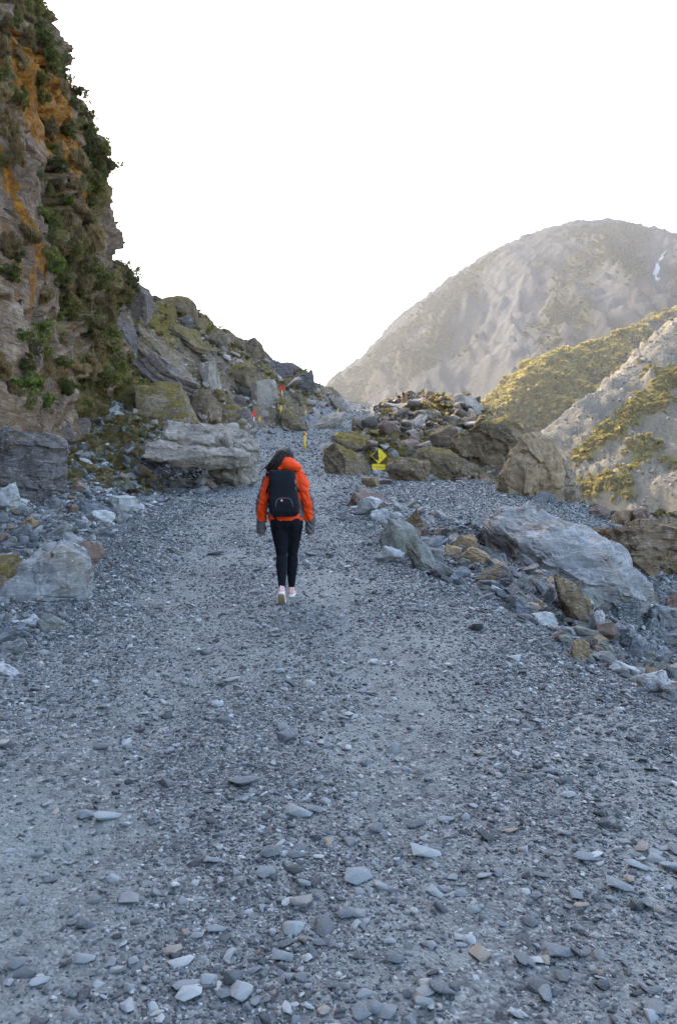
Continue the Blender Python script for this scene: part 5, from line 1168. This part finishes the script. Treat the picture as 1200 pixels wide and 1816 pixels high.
def jpaint(c):
    x, y, z = c.T; cx = -.025
    armL = x < np.interp(z, [.7, 1.06, 1.345], [-.285, -.272, -.185]) - .043 + .01 * np.sin(z * 19); armR = x > np.interp(z, [.7, 1.06, 1.345], [.240, .222, .125]) + .045
    arm = (np.abs(x - cx) > np.interp(z, [.7, .9, 1.06, 1.3], [.17, .205, .19, .165]))
    cuff = (z < .862 + .045 * sstep(.25, .32, np.abs(x - cx))) & arm
    side = (~arm) & (z < 1.10) & (np.abs(x - cx + .0) > .158) & (y < .03) & (z > .90)
    return ((armL & (z < 1.42)) | (armR & (z < 1.2)) | cuff | side)
weld('jacket', jk, .0085, [M_ORJ, M_GRJ], person, 4, jfold, jpaint)
# hair
hr = [ellipsoid((-.025, .015, 1.552), (.093, .112, .102)), T([(-.02, -.055, 1.59), (-.06, -.085, 1.53), (-.105, -.10, 1.475), (-.15, -.095, 1.425), (-.185, -.085, 1.385)], [(.075, .05), (.086, .052), (.082, .046), (.068, .040), (.034, .024)], 14),
      T([(-.07, .0, 1.60), (-.105, -.02, 1.53), (-.125, -.03, 1.46), (-.12, -.03, 1.40)], [.05, .055, .05, .03], 12)]
r = np.random.default_rng(12)
for k in range(34):
    o = np.array([r.normal(0, .030), r.normal(-.012, .014), r.normal(0, .022)]); e = r.normal(0, .022, 3)
    hr.append(T([np.array((-.03, -.07, 1.60)) + o * .7, np.array((-.07, -.10, 1.53)) + o, np.array((-.12, -.11, 1.47)) + o * 1.2, np.array((-.165, -.10, 1.425)) + o * 1.3 + e * .5, np.array((-.20, -.09, 1.385)) + o * 1.1 + e], [.012, .012, .010, .007, .003], 5))
weld('hair', hr, .0065, [M_HAIR], person, 2, lambda c: .004 * fbm(np.c_[c[:, 0] * 60 + c[:, 2] * 40, c[:, 1] * 60, c[:, 2] * 8], 2, 4))
# shoes
def shoe(ank, pitch, label):
    L = .255
    def loft(secs, m, name, par):
        V, Fc = [], []; n = 20
        for (y, w, z0, z1, pw2) in secs:
            for j in range(n):
                a = 2 * math.pi * j / n; ca, sa_ = math.cos(a), math.sin(a)
                V.append((w * np.sign(ca) * abs(ca) ** pw2, y, (z0 + z1) / 2 + (z1 - z0) / 2 * np.sign(sa_) * abs(sa_) ** pw2))
        for i in range(len(secs) - 1):
            for j in range(n): Fc.append((i * n + j, i * n + (j + 1) % n, (i + 1) * n + (j + 1) % n, (i + 1) * n + j))
        Fc += [tuple(range(n))[::-1], tuple(range((len(secs) - 1) * n, len(secs) * n))]
        return link(name, mesh_pl(name, V, Fc), m, par)
    up = loft([(-.004, .022, .034, .085, .8), (.006, .033, .03, .098, .8), (.05, .037, .03, .10, .8), (.085, .037, .028, .092, .8), (.13, .040, .026, .072, .85), (.18, .044, .024, .060, .85), (.225, .038, .024, .05, .9), (.248, .02, .026, .04, 1)], M_PINK, 'shoe', person)
    loft([(-.012, .022, .012, .036, .6), (0, .036, .008, .042, .5), (.06, .037, .008, .036, .45), (.12, .038, .008, .032, .45), (.19, .046, .008, .030, .5), (.235, .036, .010, .030, .6), (.258, .014, .016, .028, .8)], M_SOLE, 'midsole', up)
    loft([(-.006, .022, .004, .012, .6), (.006, .034, .0, .010, .5), (.06, .034, .0, .0095, .5), (.12, .034, .0, .0095, .5), (.19, .043, .0, .0095, .5), (.235, .033, .002, .012, .6), (.25, .012, .008, .016, .8)], M_OUT, 'outsole', up)
    V, Fc = T([(0, .03, .08), (0, .038, .125)], [(.034, .036), (.031, .034)], 14); link('collar', mesh_pl('collar', V, Fc), M_PINK, up)
    V, Fc = T([(-.008, -.004, .06), (-.009, -.005, .115)], [.006, .005], 6); link('heel_tab', mesh_pl('heel_tab', V, Fc), M_SOLE, up)
    M = rotm(pitch, 0, 0); hp = M @ np.array((0, .04, .115)); up.location = [float(c) for c in np.array(ank) - hp]; up.rotation_euler = (pitch, 0, 0)
    return up
shoe(ankL, RAD(-42), ''); shoe(ankR, 0.0, '')

# ------------------------------------------------------------------ the backpack on her back
pack = link('backpack', None, None, None, (PX, PY, PZ)); pack.empty_display_size = .1
tag(pack, 'black hiking backpack with a small round white and red badge on the walker', 'backpack')
def pack_body():
    secs = []; n = 32
    for z, hw, x0, y0, y1 in ((.918, 0.112, -.022, -.135, -.235), (.930, 0.137, -.022, -.125, -.262), (.97, 0.152, -.022, -.12, -.282), (1.05, 0.157, -.024, -.12, -.288), (1.11, 0.156, -.027, -.12, -.285), (1.125, 0.153, -.028, -.12, -.276), (1.20, 0.150, -.032, -.12, -.270), (1.30, 0.144, -.040, -.12, -.262), (1.37, 0.139, -.047, -.12, -.245), (1.395, 0.131, -.05, -.125, -.232), (1.405, 0.107, -.052, -.135, -.215)):
        for j in range(n):
            a = 2 * math.pi * j / n; ca, sa_ = math.cos(a), math.sin(a)
            secs.append((x0 + hw * np.sign(ca) * abs(ca) ** .42, (y0 + y1) / 2 + (y0 - y1) / 2 * np.sign(sa_) * abs(sa_) ** .5, z))
    m = len(secs) // n; Fc = [(i * n + j, i * n + (j + 1) % n, (i + 1) * n + (j + 1) % n, (i + 1) * n + j) for i in range(m - 1) for j in range(n)]
    return np.array(secs), Fc + [tuple(range(n))[::-1], tuple(range((m - 1) * n, m * n))]
weld('main_body', [pack_body()], .006, [M_PACK], pack, 3, lambda c: .004 * fbm(c * 14, 3, 6))
def cord(name, pts, r_, m, parent=pack, seg=8):
    V, Fc = tube_v(pts, [r_] * len(pts), seg); return link(name, mesh_pl(name, V, Fc), m, parent)
arc = [(-.105, -.284, 1.02), (-.098, -.288, 1.075), (-.085, -.290, 1.10), (-.06, -.291, 1.112), (-.02, -.292, 1.115), (.02, -.291, 1.112), (.045, -.290, 1.10), (.062, -.288, 1.075), (.075, -.284, 1.02)]
cord('pocket_piping', arc, .0035, M_PIPE)
cord('base_seam', [(-.15, -.255, .985), (-.10, -.286, .985), (-.02, -.29, .983), (.06, -.286, .985), (.105, -.255, .985)], .003, M_STRAP)
cord('zip', [(.092, -.235, 1.30), (.1, -.245, 1.2), (.107, -.25, 1.10)], .004, M_STRAP)
for z in (1.305, 1.245, 1.165): cord('zip_pull', [(.096, -.245, z), (.099, -.25, z - .045)], .0045, M_TAN)
def disc(name, c, r_, t, m, par):
    V, Fc = tube_v([np.array(c), np.array(c) + (0, t, 0)], [r_, r_], 20); return link(name, mesh_pl(name, V, Fc, False), m, par)
def tube_y(c, r_, t, m, name, par):
    bm = bmesh.new(); bmesh.ops.create_cone(bm, cap_ends=True, segments=24, radius1=r_, radius2=r_, depth=t)
    me = bpy.data.meshes.new(name); bm.to_mesh(me); bm.free(); return link(name, me, m, par, c, (RAD(90), 0, 0))
bd = tube_y((-.042, -.293, 1.088), .0125, .006, M_RED, 'badge', pack); tube_y((0, 0, .004), .0085, .004, M_WHT, 'badge_disc', bd).rotation_euler = (0, 0, 0)
cord('shoulder_strap', [(-.12, -.13, 1.36), (-.13, -.06, 1.435), (-.125, .05, 1.42), (-.12, .12, 1.30), (-.13, .10, 1.12), (-.165, .02, 1.02), (-.16, -.13, .99)], .017, M_STRAP)
cord('shoulder_strap', [(.06, -.13, 1.36), (.075, -.06, 1.435), (.07, .05, 1.42), (.065, .12, 1.30), (.075, .10, 1.12), (.12, .02, 1.02), (.10, -.13, .99)], .017, M_STRAP)
cord('load_strap', [(.075, -.19, 1.385), (.10, -.13, 1.40), (.115, -.07, 1.405)], .010, M_STRAP)
cord('side_strap', [(.098, -.23, 1.235), (.115, -.18, 1.215), (.128, -.13, 1.18)], .011, M_STRAP)
cord('side_strap', [(-.175, -.23, 1.25), (-.195, -.19, 1.22), (-.212, -.165, 1.165)], .010, M_STRAP)
cord('grab_handle', [(-.09, -.13, 1.395), (-.08, -.135, 1.42), (-.03, -.135, 1.424), (-.015, -.13, 1.395)], .008, M_STRAP)
cord('water_pocket', [(.112, -.2, .95), (.118, -.2, 1.02), (.112, -.2, 1.09)], .022, M_PACK)
HAZE = 0.00014
# ------------------------------------------------------------------ the hazy air
bm = bmesh.new(); bmesh.ops.create_cube(bm, size=1.0)
for v in bm.verts: v.co = Vector((200 + v.co.x * 1640, 530 + v.co.y * 1470, 195 + v.co.z * 440))
me = bpy.data.meshes.new('haze'); bm.to_mesh(me); bm.free()
hz_ = bpy.data.materials.new('hazy_air'); hz_.use_nodes = True; nt = hz_.node_tree
nt.nodes.remove(nt.nodes['Principled BSDF'])
pv = nt.nodes.new('ShaderNodeVolumePrincipled'); pv.inputs['Color'].default_value = (.92, .95, 1, 1); pv.inputs['Density'].default_value = HAZE
pv.inputs['Anisotropy'].default_value = .3
nt.links.new(pv.outputs[0], nt.nodes['Material Output'].inputs['Volume'])
tag(link('haze', me, hz_), 'pale haze filling the valley air', 'haze', kind='stuff')
